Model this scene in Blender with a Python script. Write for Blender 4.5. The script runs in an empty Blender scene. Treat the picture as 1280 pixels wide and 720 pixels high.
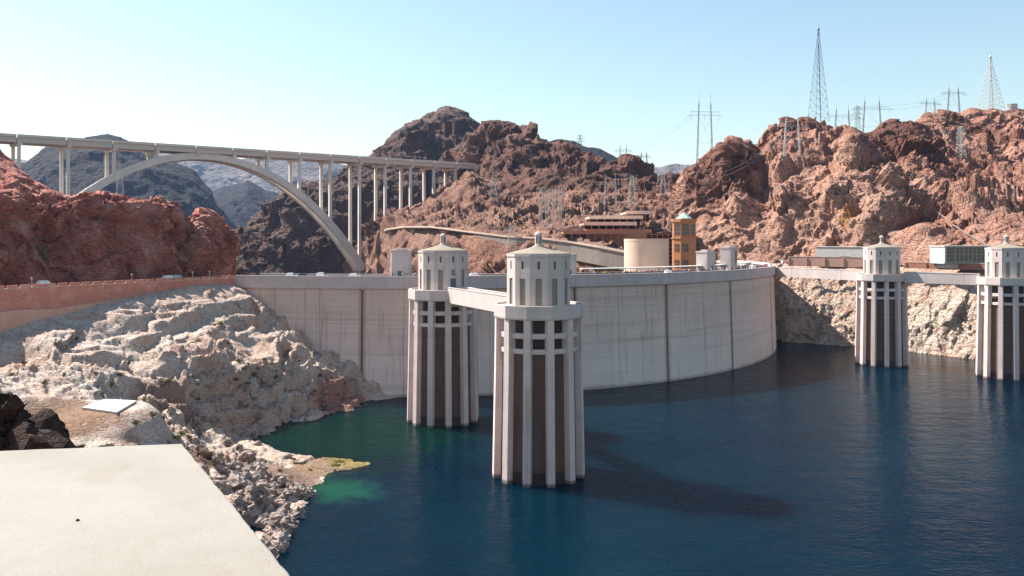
import bpy, bmesh, math, random
import numpy as np
from mathutils import Vector, Matrix
from mathutils.bvhtree import BVHTree

R_ = math.radians
rng = random.Random(7)
sc = bpy.context.scene
col = sc.collection

# ------------------------------------------------------------------ camera, sky, sun, exposure
CAM_Z, FPX, HOR = 52.0, 1000.0, 300.0          # metres above the lake; focal length and horizon in photo pixels
cam_d = bpy.data.cameras.new('camera')
cam = bpy.data.objects.new('camera', cam_d)
col.objects.link(cam)
cam.location = (0, 0, CAM_Z)
cam.rotation_euler = (R_(90), 0, 0)
cam_d.sensor_width = 36.0
cam_d.lens = 36.0 * FPX / 1280.0
cam_d.shift_y = -(360.0 - HOR) / 1280.0
cam_d.clip_start = 0.2
cam_d.clip_end = 40000
sc.camera = cam

SUN_EL = R_(46.0)
SUN_AZ = R_(-62.5)              # from +Y towards +X
sun_dir = Vector((math.sin(SUN_AZ) * math.cos(SUN_EL), math.cos(SUN_AZ) * math.cos(SUN_EL), math.sin(SUN_EL)))
world = bpy.data.worlds.new('World')
sc.world = world
world.use_nodes = True
wn = world.node_tree.nodes
sky = wn.new('ShaderNodeTexSky')
sky.sky_type = 'NISHITA'
sky.sun_disc = False
sky.sun_elevation = SUN_EL
sky.sun_rotation = SUN_AZ
sky.altitude = 400
sky.air_density = 1.5
sky.dust_density = 0.6
sky.ozone_density = 0.0
wn['Background'].inputs['Strength'].default_value = 0.058
tint = wn.new('ShaderNodeMix'); tint.data_type = 'RGBA'; tint.blend_type = 'MULTIPLY'      # the camera's cool white balance
tint.inputs[0].default_value = 1.0; tint.inputs[7].default_value = (0.95, 1.02, 1.04, 1)
world.node_tree.links.new(sky.outputs[0], tint.inputs[6])
world.node_tree.links.new(tint.outputs[2], wn['Background'].inputs['Color'])
sun_d = bpy.data.lights.new('sun', 'SUN')
sun_d.energy = 4.5
sun_d.angle = R_(0.53)
sun_d.color = (1.0, 0.93, 0.84)
sun_o = bpy.data.objects.new('sun', sun_d)
col.objects.link(sun_o)
sun_o.location = (-300, 200, 400)
sun_o.rotation_euler = (-sun_dir).to_track_quat('-Z', 'Y').to_euler()

sc.view_settings.view_transform = 'Standard'
sc.view_settings.look = 'None'
sc.view_settings.exposure = 1.5
sc.view_settings.gamma = 1.0
sc.view_settings.use_curve_mapping = False
sc.render.engine = 'CYCLES'
sc.cycles.use_denoising = True
sc.cycles.max_bounces = 6
sc.cycles.diffuse_bounces = 3
sc.cycles.volume_bounces = 1
sc.cycles.caustics_reflective = False
sc.cycles.caustics_refractive = False

# ------------------------------------------------------------------ helpers
def P(px, py, d):
    """photo pixel + distance along the view axis -> world point"""
    return Vector(((px - 640) / FPX * d, d, CAM_Z - (py - HOR) / FPX * d))

def PZ(px, py, z):
    """photo pixel + known height -> world point"""
    d = (CAM_Z - z) * FPX / (py - HOR)
    return P(px, py, d)

class MB:
    def __init__(s): s.v, s.f = [], []
    def add(s, vs, fs):
        n = len(s.v)
        s.v += [tuple(x) for x in vs]
        s.f += [tuple(i + n for i in f) for f in fs]
        return s
    def box(s, x0, x1, y0, y1, z0, z1):
        return s.add([(x0,y0,z0),(x1,y0,z0),(x1,y1,z0),(x0,y1,z0),(x0,y0,z1),(x1,y0,z1),(x1,y1,z1),(x0,y1,z1)],
                     [(0,3,2,1),(4,5,6,7),(0,1,5,4),(1,2,6,5),(2,3,7,6),(3,0,4,7)])
    def obox(s, c, ux, hx, hy, z0, z1):
        """box centred at c (x,y), long axis ux (2d unit), half sizes hx, hy"""
        uy = (-ux[1], ux[0])
        q = [(c[0]+a*hx*ux[0]+b*hy*uy[0], c[1]+a*hx*ux[1]+b*hy*uy[1]) for a, b in ((-1,-1),(1,-1),(1,1),(-1,1))]
        return s.add([(*p, z0) for p in q] + [(*p, z1) for p in q],
                     [(0,3,2,1),(4,5,6,7),(0,1,5,4),(1,2,6,5),(2,3,7,6),(3,0,4,7)])
    def bar(s, a, b, w, h=None):
        a, b = Vector(a), Vector(b)
        h = h or w
        t = (b - a)
        if t.length < 1e-6: return s
        t.normalize()
        up = Vector((0,0,1)) if abs(t.z) < 0.95 else Vector((1,0,0))
        x = t.cross(up).normalized() * (w / 2)
        y = t.cross(x).normalized() * (h / 2)
        vs = [a-x-y, a+x-y, a+x+y, a-x+y, b-x-y, b+x-y, b+x+y, b-x+y]
        return s.add(vs, [(0,3,2,1),(4,5,6,7),(0,1,5,4),(1,2,6,5),(2,3,7,6),(3,0,4,7)])
    def lathe(s, prof, n=24, rot=0.0, cx=0, cy=0, cap=True):
        m = len(prof)
        vs = []
        for k in range(n):
            a = rot + 2 * math.pi * k / n
            vs += [(cx + r * math.sin(a), cy - r * math.cos(a), z) for r, z in prof]
        fs = []
        for k in range(n):
            k2 = (k + 1) % n
            for j in range(m - 1):
                fs.append((k*m+j, k2*m+j, k2*m+j+1, k*m+j+1))
        if cap:
            fs.append(tuple(k*m for k in reversed(range(n))))
            fs.append(tuple(k*m+m-1 for k in range(n)))
        return s.add(vs, fs)
    def mesh(s, name):
        me = bpy.data.meshes.new(name)
        me.from_pydata(s.v, [], s.f)
        me.update()
        return me
    def build(s, name, mat, parent=None, smooth=False):
        me = s.mesh(name)
        if smooth: me.shade_smooth()
        return link(name, me, mat, parent)

def link(name, me, mat=None, parent=None):
    o = bpy.data.objects.new(name, me)
    if mat is not None and not me.materials: me.materials.append(mat)
    col.objects.link(o)
    if parent is not None: o.parent = parent
    return o

def tag(o, label=None, cat=None, group=None, kind=None):
    if label: o['label'] = label
    if cat: o['category'] = cat
    if group: o['group'] = group
    if kind: o['kind'] = kind
    return o

def thing(name, label, cat, loc=(0,0,0), rz=0.0, group=None):
    o = bpy.data.objects.new(name, None)
    o.empty_display_size = 1
    col.objects.link(o)
    o.location = loc
    o.rotation_euler = (0, 0, rz)
    return tag(o, label, cat, group)

def copy_tree(o, parent=None):
    c = o.copy()
    col.objects.link(c)
    c.parent = parent
    for ch in [x for x in o.children]:
        copy_tree(ch, c)
    return c

# ------------------------------------------------------------------ numpy noise
def _h(ix, iy, iz, seed):
    h = (ix.astype(np.int64) * 374761393 + iy.astype(np.int64) * 668265263 + iz.astype(np.int64) * 2147483647 + seed * 974634777) & 0xFFFFFFFF
    h = ((h ^ (h >> 13)) * 1274126177) & 0xFFFFFFFF
    h = ((h ^ (h >> 16)) * 2246822519) & 0xFFFFFFFF
    return h ^ (h >> 15)

def _u(h, k):
    return (((h * (2 * k + 1) + k * 7919) >> 7) & 0xFFFF) / 65535.0

def noise3(p, seed=0):
    i = np.floor(p).astype(np.int64)
    f = p - i
    w = f * f * f * (f * (f * 6 - 15) + 10)
    out = 0
    for dx in (0, 1):
        for dy in (0, 1):
            for dz in (0, 1):
                h = _h(i[:,0]+dx, i[:,1]+dy, i[:,2]+dz, seed)
                g = (_u(h,0)*2-1)*(f[:,0]-dx) + (_u(h,3)*2-1)*(f[:,1]-dy) + (_u(h,5)*2-1)*(f[:,2]-dz)
                out = out + g * np.where(dx, w[:,0], 1-w[:,0]) * np.where(dy, w[:,1], 1-w[:,1]) * np.where(dz, w[:,2], 1-w[:,2])
    return out * 1.4

def fbm(p, oct=4, seed=0, ridged=False):
    a, s, t = 1.0, 0.0, 0.0
    q = p.copy()
    for k in range(oct):
        n = noise3(q, seed + k)
        if ridged: n = 0.5 - np.abs(n) * 1.6
        s = s + a * n
        t += a
        a *= 0.5
        q = q * 2.03 + 13.7
    return s / t

def blocks(p, seed=0, tilt=1.0):
    """broken rock: every cell is a tilted facet with its own height"""
    i = np.floor(p).astype(np.int64)
    best = np.full(len(p), 1e9)
    out = np.zeros(len(p))
    for dx in (-1, 0, 1):
        for dy in (-1, 0, 1):
            for dz in (-1, 0, 1):
                cx, cy, cz = i[:,0]+dx, i[:,1]+dy, i[:,2]+dz
                h = _h(cx, cy, cz, seed)
                rx, ry, rz = p[:,0]-cx-_u(h,0), p[:,1]-cy-_u(h,1), p[:,2]-cz-_u(h,2)
                d = rx*rx + ry*ry + rz*rz
                m = d < best
                best = np.where(m, d, best)
                val = (_u(h,3)-.5) + tilt*((_u(h,4)-.5)*rx + (_u(h,5)-.5)*ry + (_u(h,6)-.5)*rz)*1.6
                out = np.where(m, val, out)
    return 1.15 * out - 0.06 * best

def warp(p, s, a, seed):
    q = p / s
    return p + a * np.stack([noise3(q, seed), noise3(q + 31.7, seed + 1), noise3(q + 77.1, seed + 2)], 1)

def rockdisp(p, spec, seed):
    """spec: list of (type, size m, amplitude m, vertical stretch)"""
    out = np.zeros(len(p))
    big = max(x[1] for x in spec)
    rough = np.clip(0.85 + 2.2 * fbm(p / (big * 0.7) + 5.3, 3, seed + 90), 0.4, 1.5)   # smooth faces beside broken ground
    for k, (ty, s, a, zs) in enumerate(spec):
        if s < big * 0.5: a = a * rough
        q = p * np.array([1, 1, zs]) / s
        if ty == 'b':
            q = warp(q, 0.8, 0.22, seed + 50 + k)
            out += a * blocks(q, seed + k)
        elif ty == 'r':
            out += a * fbm(q, 4, seed + k, True)
        else:
            out += a * fbm(q, 4, seed + k)
    return out

# ------------------------------------------------------------------ materials
class NT:
    def __init__(s, name):
        s.m = bpy.data.materials.new(name)
        s.m.use_nodes = True
        s.n = s.m.node_tree.nodes
        s.l = s.m.node_tree.links
        s.b = s.n['Principled BSDF']
    def node(s, t, **kw):
        x = s.n.new(t)
        for k, v in kw.items(): setattr(x, k, v)
        return x
    def put(s, sock, v):
        if hasattr(v, 'is_output') or isinstance(v, bpy.types.NodeSocket): s.l.new(v, sock)
        else: sock.default_value = v
    def pos(s, scale=(1,1,1), obj=False):
        if obj:
            src = s.node('ShaderNodeTexCoord').outputs['Object']
        else:
            src = s.node('ShaderNodeNewGeometry').outputs['Position']
        mp = s.node('ShaderNodeMapping')
        s.l.new(src, mp.inputs['Vector'])
        mp.inputs['Scale'].default_value = scale
        return mp.outputs[0]
    def noise(s, vec, scale, detail=5, rough=0.6, dist=0.0):
        x = s.node('ShaderNodeTexNoise')
        s.l.new(vec, x.inputs['Vector'])
        x.inputs['Scale'].default_value = scale
        x.inputs['Detail'].default_value = detail
        x.inputs['Roughness'].default_value = rough
        x.inputs['Distortion'].default_value = dist
        return x.outputs['Fac']
    def ramp(s, fac, stops, interp='LINEAR'):
        x = s.node('ShaderNodeValToRGB')
        x.color_ramp.interpolation = interp
        e = x.color_ramp.elements
        while len(e) < len(stops): e.new(0.5)
        for k, (p, c) in enumerate(stops):
            e[k].position = p
            e[k].color = (*c, 1) if isinstance(c, tuple) else (c, c, c, 1)
        s.l.new(fac, x.inputs[0])
        return x.outputs[0]
    def mix(s, fac, a, b, mode='MIX'):
        x = s.node('ShaderNodeMix', data_type='RGBA', blend_type=mode)
        s.put(x.inputs[0], fac)
        s.put(x.inputs[6], (*a, 1) if isinstance(a, tuple) else a)
        s.put(x.inputs[7], (*b, 1) if isinstance(b, tuple) else b)
        return x.outputs[2]
    def math(s, op, a, b=0.5, c=None):
        x = s.node('ShaderNodeMath', operation=op)
        s.put(x.inputs[0], a)
        s.put(x.inputs[1], b)
        if c is not None: s.put(x.inputs[2], c)
        return x.outputs[0]
    def z(s):
        g = s.node('ShaderNodeNewGeometry')
        x = s.node('ShaderNodeSeparateXYZ')
        s.l.new(g.outputs['Position'], x.inputs[0])
        return x.outputs
    def smooth(s, v, lo, hi):
        x = s.node('ShaderNodeMapRange', interpolation_type='SMOOTHSTEP')
        s.put(x.inputs['Value'], v)
        x.inputs['From Min'].default_value = lo
        x.inputs['From Max'].default_value = hi
        return x.outputs[0]
    def bump(s, h, dist, strength=1.0, normal=None):
        x = s.node('ShaderNodeBump')
        x.inputs['Distance'].default_value = dist
        x.inputs['Strength'].default_value = strength
        s.l.new(h, x.inputs['Height'])
        if normal is not None: s.l.new(normal, x.inputs['Normal'])
        return x.outputs[0]
    def out(s, color=None, rough=0.8, normal=None, metal=0.0, spec=0.3):
        if color is not None: s.put(s.b.inputs['Base Color'], (*color, 1) if isinstance(color, tuple) else color)
        s.put(s.b.inputs['Roughness'], rough)
        s.b.inputs['Metallic'].default_value = metal
        s.b.inputs['Specular IOR Level'].default_value = spec
        if normal is not None: s.l.new(normal, s.b.inputs['Normal'])
        return s.m

ROCK_K = 0.50
def rock_mat(name, dark, mid, light, size=20.0, fine=2.0, ring=None, ring_z=(24, 34), varnish=0.35, patches=()):
    dark, mid, light = (tuple(x * ROCK_K for x in c) for c in (dark, mid, light))
    if ring: ring = tuple(x * ROCK_K for x in ring)
    t = NT(name)
    p = t.pos()
    ps = t.pos((1, 1, 2.2))
    a = t.noise(p, 1.0 / size, 6, 0.62, 0.6)
    c = t.ramp(a, [(0.30, dark), (0.5, mid), (0.70, light)])
    b = t.noise(ps, 1.0 / fine, 6, 0.7)
    c = t.mix(t.math('MULTIPLY', t.smooth(b, 0.35, 0.75), 0.55), c, light)
    v = t.noise(p, 2.3 / size, 5, 0.7, 1.0)
    c = t.mix(t.math('MULTIPLY', t.smooth(v, 0.56, 0.70), varnish), c, dark)
    if ring:
        zz = t.z()[2]
        wob = t.math('ADD', zz, t.math('MULTIPLY', t.math('SUBTRACT', a, 0.5), 14.0))
        m = t.math('SUBTRACT', 1.0, t.smooth(wob, *ring_z))
        pat = t.smooth(t.noise(p, 0.11, 6, 0.7, 0.8), 0.36, 0.56)
        rc = t.mix(t.smooth(b, 0.3, 0.7), tuple(x * 0.72 for x in ring), ring)
        c = t.mix(t.math('MULTIPLY', m, pat), c, rc)
    for (cx, cy, rad, pc) in patches:          # dirt terrace, red mudstone, other ground; crest varnish with shade painted in
        xs = t.z()
        dx = t.math('SUBTRACT', xs[0], cx); dy = t.math('SUBTRACT', xs[1], cy)
        rr = t.math('SQRT', t.math('ADD', t.math('MULTIPLY', dx, dx), t.math('MULTIPLY', dy, dy)))
        rr = t.math('ADD', t.math('DIVIDE', rr, rad), t.math('MULTIPLY', t.math('SUBTRACT', t.noise(p, 0.16, 5, 0.65), 0.5), 1.3))
        pm = t.math('SUBTRACT', 1.0, t.smooth(rr, 0.7, 1.05))
        c = t.mix(t.math('MULTIPLY', pm, 0.85), c, t.mix(t.smooth(b, 0.3, 0.7), tuple(x * 0.52 for x in pc), tuple(x * 0.90 for x in pc)))
    # broad colour wander so no two faces match
    hue = t.noise(p, 0.45 / size, 3, 0.5)
    c = t.mix(t.math('MULTIPLY', t.smooth(hue, 0.4, 0.7), 0.35), c, t.mix(1.0, c, (1.0, 0.80, 0.70), 'MULTIPLY'))
    cr = t.node('ShaderNodeTexVoronoi', feature='DISTANCE_TO_EDGE')
    t.l.new(ps, cr.inputs['Vector'])
    cr.inputs['Scale'].default_value = 0.6 / fine
    crk = t.math('MULTIPLY', t.math('SUBTRACT', 1.0, t.smooth(cr.outputs['Distance'], 0.0, 0.09)), t.smooth(t.noise(p, 0.8 / fine, 3, 0.6), 0.45, 0.6))
    c = t.mix(t.math('MULTIPLY', crk, 0.55), c, tuple(x * 0.6 for x in dark))
    grain = t.noise(p, 3.2 / fine, 4, 0.7)
    c = t.mix(1.0, c, t.ramp(grain, [(0.3, 0.70), (0.7, 1.18)]), 'MULTIPLY')
    h = t.math('ADD', t.math('ADD', b, t.math('MULTIPLY', grain, 0.35)), t.math('MULTIPLY', t.smooth(cr.outputs['Distance'], 0.0, 0.12), 0.3))
    return t.out(c, 0.92, t.bump(h, fine * 0.5), spec=0.15)

def concrete_mat(name, base, stain=(0.16, 0.10, 0.07), amount=0.3, streak=True, lift=0.0, size=6.0, wet=None):
    t = NT(name)
    p = t.pos()
    a = t.noise(p, 1.0 / size, 6, 0.65)
    dk = tuple(x * 0.80 for x in base)
    c = t.ramp(a, [(0.3, dk), (0.68, base)])
    if streak:
        s = t.noise(t.pos((0.9, 0.9, 0.045)), 1.0, 5, 0.65)
        c = t.mix(t.math('MULTIPLY', t.smooth(s, 0.52, 0.74), amount), c, stain)
    if lift:
        w = t.noise(t.pos((0.012, 0.012, 0.62)), 1.0, 6, 0.72)
        c = t.mix(t.math('MULTIPLY', t.smooth(w, 0.46, 0.68), lift), c, stain)
        w2 = t.noise(t.pos((0.02, 0.02, 1.9)), 1.0, 3, 0.6)
        c = t.mix(t.math('MULTIPLY', t.smooth(w2, 0.55, 0.7), lift * 0.5), c, tuple(x * 0.55 for x in base))
    if wet:
        zz = t.z()[2]
        m = t.math('SUBTRACT', 1.0, t.smooth(zz, wet - 0.25, wet + 0.25))
        c = t.mix(t.math('MULTIPLY', m, 0.72), c, (0.03, 0.022, 0.02))
    f = t.noise(p, 2.2, 4, 0.7)
    return t.out(c, 0.85, t.bump(f, 0.06, 0.6), spec=0.25)

def dam_mat(center, radius, angles):
    t = NT('dam face concrete')
    p = t.pos(); x, y, z = t.z()
    base = (0.76, 0.60, 0.545); stain = (0.30, 0.165, 0.105)
    c = t.ramp(t.noise(p, 1 / 14, 6, 0.65), [(0.3, tuple(k * 0.84 for k in base)), (0.68, base)])
    up = t.smooth(t.math('ADD', z, t.math('MULTIPLY', t.noise(t.pos((0.02, 0.02, 0.15)), 1.0, 4, 0.6), 14.0)), 22.0, 40.0)
    c = t.mix(t.math('MULTIPLY', up, 0.40), c, (0.50, 0.35, 0.265))
    for sc_, amt, lo, hi, cc in (((0.010, 0.010, 0.42), 0.42, 0.48, 0.66, (0.46, 0.33, 0.26)), ((0.016, 0.016, 1.3), 0.35, 0.52, 0.66, (0.40, 0.30, 0.25)), ((0.03, 0.03, 2.6), 0.22, 0.54, 0.66, (0.36, 0.30, 0.27))):
        c = t.mix(t.math('MULTIPLY', t.smooth(t.noise(t.pos(sc_), 1.0, 5, 0.7), lo, hi), amt), c, cc)
    s_ = t.noise(t.pos((0.8, 0.8, 0.035)), 1.0, 5, 0.65)
    c = t.mix(t.math('MULTIPLY', t.smooth(s_, 0.52, 0.72), 0.55), c, stain)
    # pale mineral band and a dark tide line at the water
    wz = t.math('ADD', z, t.math('MULTIPLY', t.noise(t.pos((0.25, 0.25, 0.3)), 1.0, 4, 0.6), 2.4))
    c = t.mix(t.math('MULTIPLY', t.math('SUBTRACT', 1.0, t.smooth(wz, 8.0, 19.0)), 0.35), c, (0.74, 0.68, 0.64))
    c = t.mix(t.math('MULTIPLY', t.math('SUBTRACT', 1.0, t.smooth(wz, 1.5, 2.6)), 0.6), c, (0.20, 0.16, 0.13))
    ang = t.math('ARCTAN2', t.math('SUBTRACT', x, center[0]), t.math('SUBTRACT', center[1], y))
    drip = t.math('ADD', 0.35, t.noise(t.pos((1.2, 1.2, 0.10)), 1.0, 4, 0.65))
    for a in angles:
        dist = t.math('MULTIPLY', t.math('ABSOLUTE', t.math('SUBTRACT', ang, a)), radius)
        w = t.math('MULTIPLY', t.math('SUBTRACT', 1.0, t.smooth(dist, 0.2, 1.9)), drip)
        c = t.mix(t.math('MULTIPLY', w, 0.75), c, (0.26, 0.145, 0.095))
    return t.out(c, 0.85, t.bump(t.noise(p, 2.2, 4, 0.7), 0.08, 0.6), spec=0.25)

def plain_mat(name, c, rough=0.6, metal=0.0, var=0.18, size=2.0, spec=0.4):
    t = NT(name)
    a = t.noise(t.pos(), 1.0 / size, 4, 0.6)
    cc = t.ramp(a, [(0.3, tuple(x * (1 - var) for x in c)), (0.7, c)])
    return t.out(cc, rough, None, metal, spec)

M = {}
M['conc_white'] = concrete_mat('pale concrete', (0.57, 0.485, 0.46), (0.26, 0.18, 0.14), 0.5)
M['conc_fin'] = concrete_mat('fin concrete', (0.66, 0.54, 0.515), (0.26, 0.17, 0.12), 0.55, lift=0.16, wet=0.7)
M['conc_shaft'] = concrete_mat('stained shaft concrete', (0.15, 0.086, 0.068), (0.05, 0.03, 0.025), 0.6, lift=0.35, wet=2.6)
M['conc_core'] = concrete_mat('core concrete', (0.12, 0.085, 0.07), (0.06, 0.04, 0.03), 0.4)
M['conc_dam'] = concrete_mat('dam concrete', (0.70, 0.585, 0.52), (0.36, 0.22, 0.155), 0.38, lift=0.55, size=14)
M['conc_parapet'] = concrete_mat('parapet concrete', (0.56, 0.455, 0.44), (0.22, 0.16, 0.13), 0.25)
M['conc_joint'] = concrete_mat('seepage stained joint', (0.20, 0.12, 0.085), (0.05, 0.03, 0.025), 0.6)
M['conc_seam'] = concrete_mat('construction seam', (0.26, 0.21, 0.185), (0.16, 0.11, 0.09), 0.5)
M['conc_bridge'] = concrete_mat('bridge concrete', (0.70, 0.62, 0.57), (0.3, 0.25, 0.2), 0.15, size=20)
M['conc_warm'] = concrete_mat('warm concrete', (0.60, 0.44, 0.35), (0.36, 0.25, 0.18), 0.2)
M['roof_cream'] = concrete_mat('cream roof', (0.27, 0.235, 0.185), (0.15, 0.13, 0.09), 0.2, streak=False)
M['steel'] = plain_mat('galvanised steel', (0.30, 0.31, 0.33), 0.5, 0.3)
M['steel_light'] = plain_mat('pale galvanised steel', (0.52, 0.51, 0.49), 0.5, 0.2)
M['steel_blue'] = plain_mat('blue grey mast steel', (0.16, 0.22, 0.32), 0.5, 0.2)
M['girder'] = plain_mat('weathered girder steel', (0.58, 0.50, 0.45), 0.6, 0.1)
M['asphalt'] = plain_mat('asphalt', (0.06, 0.058, 0.055), 0.9)
M['glass'] = plain_mat('window glass', (0.05, 0.06, 0.075), 0.15, 0.0, 0.4, 1.0, 0.6)
M['pane_tan'] = plain_mat('tan window panel', (0.25, 0.23, 0.185), 0.45, 0.0, 0.3, 1.0)
M['frame'] = plain_mat('window frame', (0.30, 0.29, 0.27), 0.6)
M['door'] = plain_mat('slate door', (0.085, 0.11, 0.15), 0.5)
M['copper_green'] = plain_mat('verdigris copper', (0.36, 0.56, 0.47), 0.6)
M['orange'] = plain_mat('ochre cladding', (0.40, 0.165, 0.065), 0.7)
M['redbrown'] = plain_mat('red brown concrete', (0.40, 0.165, 0.11), 0.8)
M['dark'] = plain_mat('dark interior', (0.035, 0.025, 0.022), 0.9)
M['white'] = plain_mat('white paint', (0.52, 0.50, 0.47), 0.55)

# rock palettes
M['rock_nev'] = rock_mat('sunlit tan rock', (0.16, 0.060, 0.044), (0.62, 0.300, 0.212), (0.96, 0.59, 0.46), 26, 2.2, varnish=0.75,
    patches=[(P(975,270,474).x, 474, 60, (0.56, 0.325, 0.24)), (P(1085,280,432).x, 432, 30, (0.54, 0.32, 0.24)), (P(1062,282,438).x, 438, 7, (0.46, 0.23, 0.10)), (P(1120,175,540).x, 540, 34, (0.20, 0.09, 0.068)), (P(900,205,528).x, 530, 24, (0.22, 0.10, 0.075)), (P(1215,172,560).x, 562, 22, (0.20, 0.09, 0.068)), (P(1005,158,620).x, 622, 22, (0.22, 0.10, 0.075))])  # dark crest patches: desert varnish plus shadow painted into the colour
M['rock_crag'] = rock_mat('brown crag rock', (0.09, 0.042, 0.034), (0.28, 0.14, 0.105), (0.44, 0.25, 0.185), 40, 3.6, varnish=0.6)
M['rock_slope'] = rock_mat('reddish slope rock', (0.17, 0.072, 0.052), (0.47, 0.24, 0.168), (0.66, 0.42, 0.325), 34, 2.6, varnish=0.6)
M['rock_dark'] = rock_mat('dark purple rock', (0.075, 0.045, 0.042), (0.19, 0.115, 0.098), (0.33, 0.21, 0.175), 60, 5.5, varnish=0.6)
M['rock_far'] = rock_mat('far mountain rock', (0.016, 0.012, 0.014), (0.028, 0.022, 0.024), (0.05, 0.04, 0.04), 260, 25.0)
M['rock_pale_far'] = rock_mat('pale far mountain rock', (0.16, 0.14, 0.13), (0.30, 0.26, 0.24), (0.46, 0.42, 0.38), 420, 60.0)
M['rock_red'] = rock_mat('red cliff rock', (0.30, 0.066, 0.047), (0.70, 0.20, 0.142), (1.0, 0.56, 0.46), 9, 1.3, varnish=0.6)
M['rock_wall'] = rock_mat('pale canyon wall rock', (0.52, 0.27, 0.19), (0.94, 0.60, 0.45), (1.15, 0.86, 0.69), 18, 2.2, ring=(1.2, 1.0, 0.82), ring_z=(20, 36))
M['rock_shore'] = rock_mat('bleached shore rock', (0.42, 0.22, 0.165), (0.92, 0.62, 0.49), (1.15, 0.90, 0.76), 11, 0.9, ring=(1.25, 1.05, 0.90), ring_z=(30, 40),
    patches=[(P(95,525,158).x, 158, 11, (0.30, 0.175, 0.105)), (P(355,588,172).x, 172, 9, (0.27, 0.16, 0.118)), (P(440,478,248).x, 248, 12, (0.46, 0.235, 0.17)), (P(250,575,165).x, 165, 6, (0.13, 0.07, 0.05)), (P(410,578,184).x, 184, 10, (0.30, 0.20, 0.11)), (P(440,577,187).x, 187, 6, (0.34, 0.28, 0.08)), (P(215,475,200).x, 199, 8, (0.38, 0.25, 0.18)), (P(300,460,214).x, 214, 13, (0.66, 0.45, 0.35))])
M['boulder'] = rock_mat('bleached boulder', (0.34, 0.24, 0.20), (0.72, 0.56, 0.48), (1.02, 0.86, 0.76), 4, 0.7)
M['lava'] = rock_mat('black lava rock', (0.03, 0.02, 0.018), (0.09, 0.055, 0.045), (0.22, 0.14, 0.115), 1.2, 0.25)

BVHS = []

def grid_mesh(name, V, mat, kind='structure', collide=True, smooth=False):
    nv, nu = V.shape[:2]
    idx = np.arange(nv * nu).reshape(nv, nu)
    F = np.stack([idx[:-1,:-1], idx[:-1,1:], idx[1:,1:], idx[1:,:-1]], -1).reshape(-1, 4)
    me = bpy.data.meshes.new(name)
    me.vertices.add(nv * nu)
    me.vertices.foreach_set('co', V.reshape(-1).astype(np.float32))
    me.loops.add(F.size)
    me.loops.foreach_set('vertex_index', F.reshape(-1).astype(np.int32))
    me.polygons.add(len(F))
    me.polygons.foreach_set('loop_start', np.arange(0, F.size, 4, dtype=np.int32))
    me.update(calc_edges=True)
    if smooth: me.shade_smooth()
    o = link(name, me, mat)
    if kind: o['kind'] = kind
    if collide:
        # coarse copy is enough to stand things on
        BVHS.append((name, BVHTree.FromPolygons([tuple(v) for v in V.reshape(-1, 3)], [tuple(int(i) for i in f) for f in F])))
    return o

def ray(px, py, names=None):
    """where the view through a photo pixel meets the built terrain"""
    o = Vector((0, 0, CAM_Z))
    d = (P(px, py, 1000.0) - o).normalized()
    best = None
    for n, b in BVHS:
        if names and n not in names: continue
        h = b.ray_cast(o, d)
        if h[0] is not None and (best is None or h[3] < best[1]): best = (h[0], h[3])
    return best[0] if best else None

def drop(x, y, names=None):
    best = None
    for n, b in BVHS:
        if names and n not in names: continue
        h = b.ray_cast(Vector((x, y, 2000)), Vector((0, 0, -1)))
        if h[0] is not None and (best is None or h[0].z > best.z): best = h[0]
    return best

def sheet(name, rows, nu, nv, spec, mat, seed, back=60.0, backdrop=40.0, amp_rows=None, shape=None, collide=True, nback=8, curve=0.0):
    """terrain skin through rows of (pixel x, pixel y, distance), bottom to top, with a back slope behind the ridge"""
    x0 = max(r[0][0] for r in rows); x1 = min(r[-1][0] for r in rows)
    u = np.linspace(x0, x1, nu)
    R = []
    for r in rows:
        r = np.array(r, float)
        py = np.interp(u, r[:,0], r[:,1]); d = np.interp(u, r[:,0], r[:,2])
        R.append(np.stack([(u - 640) / FPX * d, d, CAM_Z - (py - HOR) / FPX * d], 1))
    R = np.array(R)
    seg = np.linalg.norm(np.diff(R, axis=0), axis=2).mean(1)
    t = np.concatenate([[0], np.cumsum(seg)]); t /= t[-1]
    tv = np.linspace(0, 1, nv)
    V = np.empty((nv, nu, 3))
    for k in range(3):
        for j in range(nu):
            V[:, j, k] = np.interp(tv, t, R[:, j, k])
    A = np.ones((nv, nu))
    if amp_rows is not None:
        A *= np.interp(tv, t, amp_rows)[:, None]
    # back side
    if back:
        top = V[-1]
        dirn = top[:, :2] / np.linalg.norm(top[:, :2], axis=1)[:, None]
        B = []
        for k in range(1, nback + 1):
            f = k / nback
            b = top.copy()
            b[:, :2] += dirn * back * f
            b[:, 2] -= backdrop * f ** 1.6
            B.append(b)
        V = np.concatenate([V, np.array(B)], 0)
        A = np.concatenate([A, np.repeat(A[-1:], nback, 0)], 0)
    gu = np.gradient(V, axis=1); gv = np.gradient(V, axis=0)
    N = np.cross(gu, gv)
    N /= np.linalg.norm(N, axis=2)[..., None] + 1e-9
    flip = (N * (np.array([0, 0, CAM_Z]) - V)).sum(2).mean() < 0
    if flip: N = -N
    # smooth normals over the sheet
    for _ in range(3):
        N = (N + np.roll(N, 3, 0) + np.roll(N, -3, 0) + np.roll(N, 3, 1) + np.roll(N, -3, 1)) / 5
        N[:3] = N[3]; N[-3:] = N[-4]
    N /= np.linalg.norm(N, axis=2)[..., None] + 1e-9
    pts = V.reshape(-1, 3)
    D = rockdisp(pts, spec, seed).reshape(A.shape) * A
    if shape is not None: D = D + shape(V)
    V = V + N * D[..., None]
    return grid_mesh(name, V, mat, collide=collide)

def z2y(z, d): return HOR + (CAM_Z - z) / d * FPX

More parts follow.
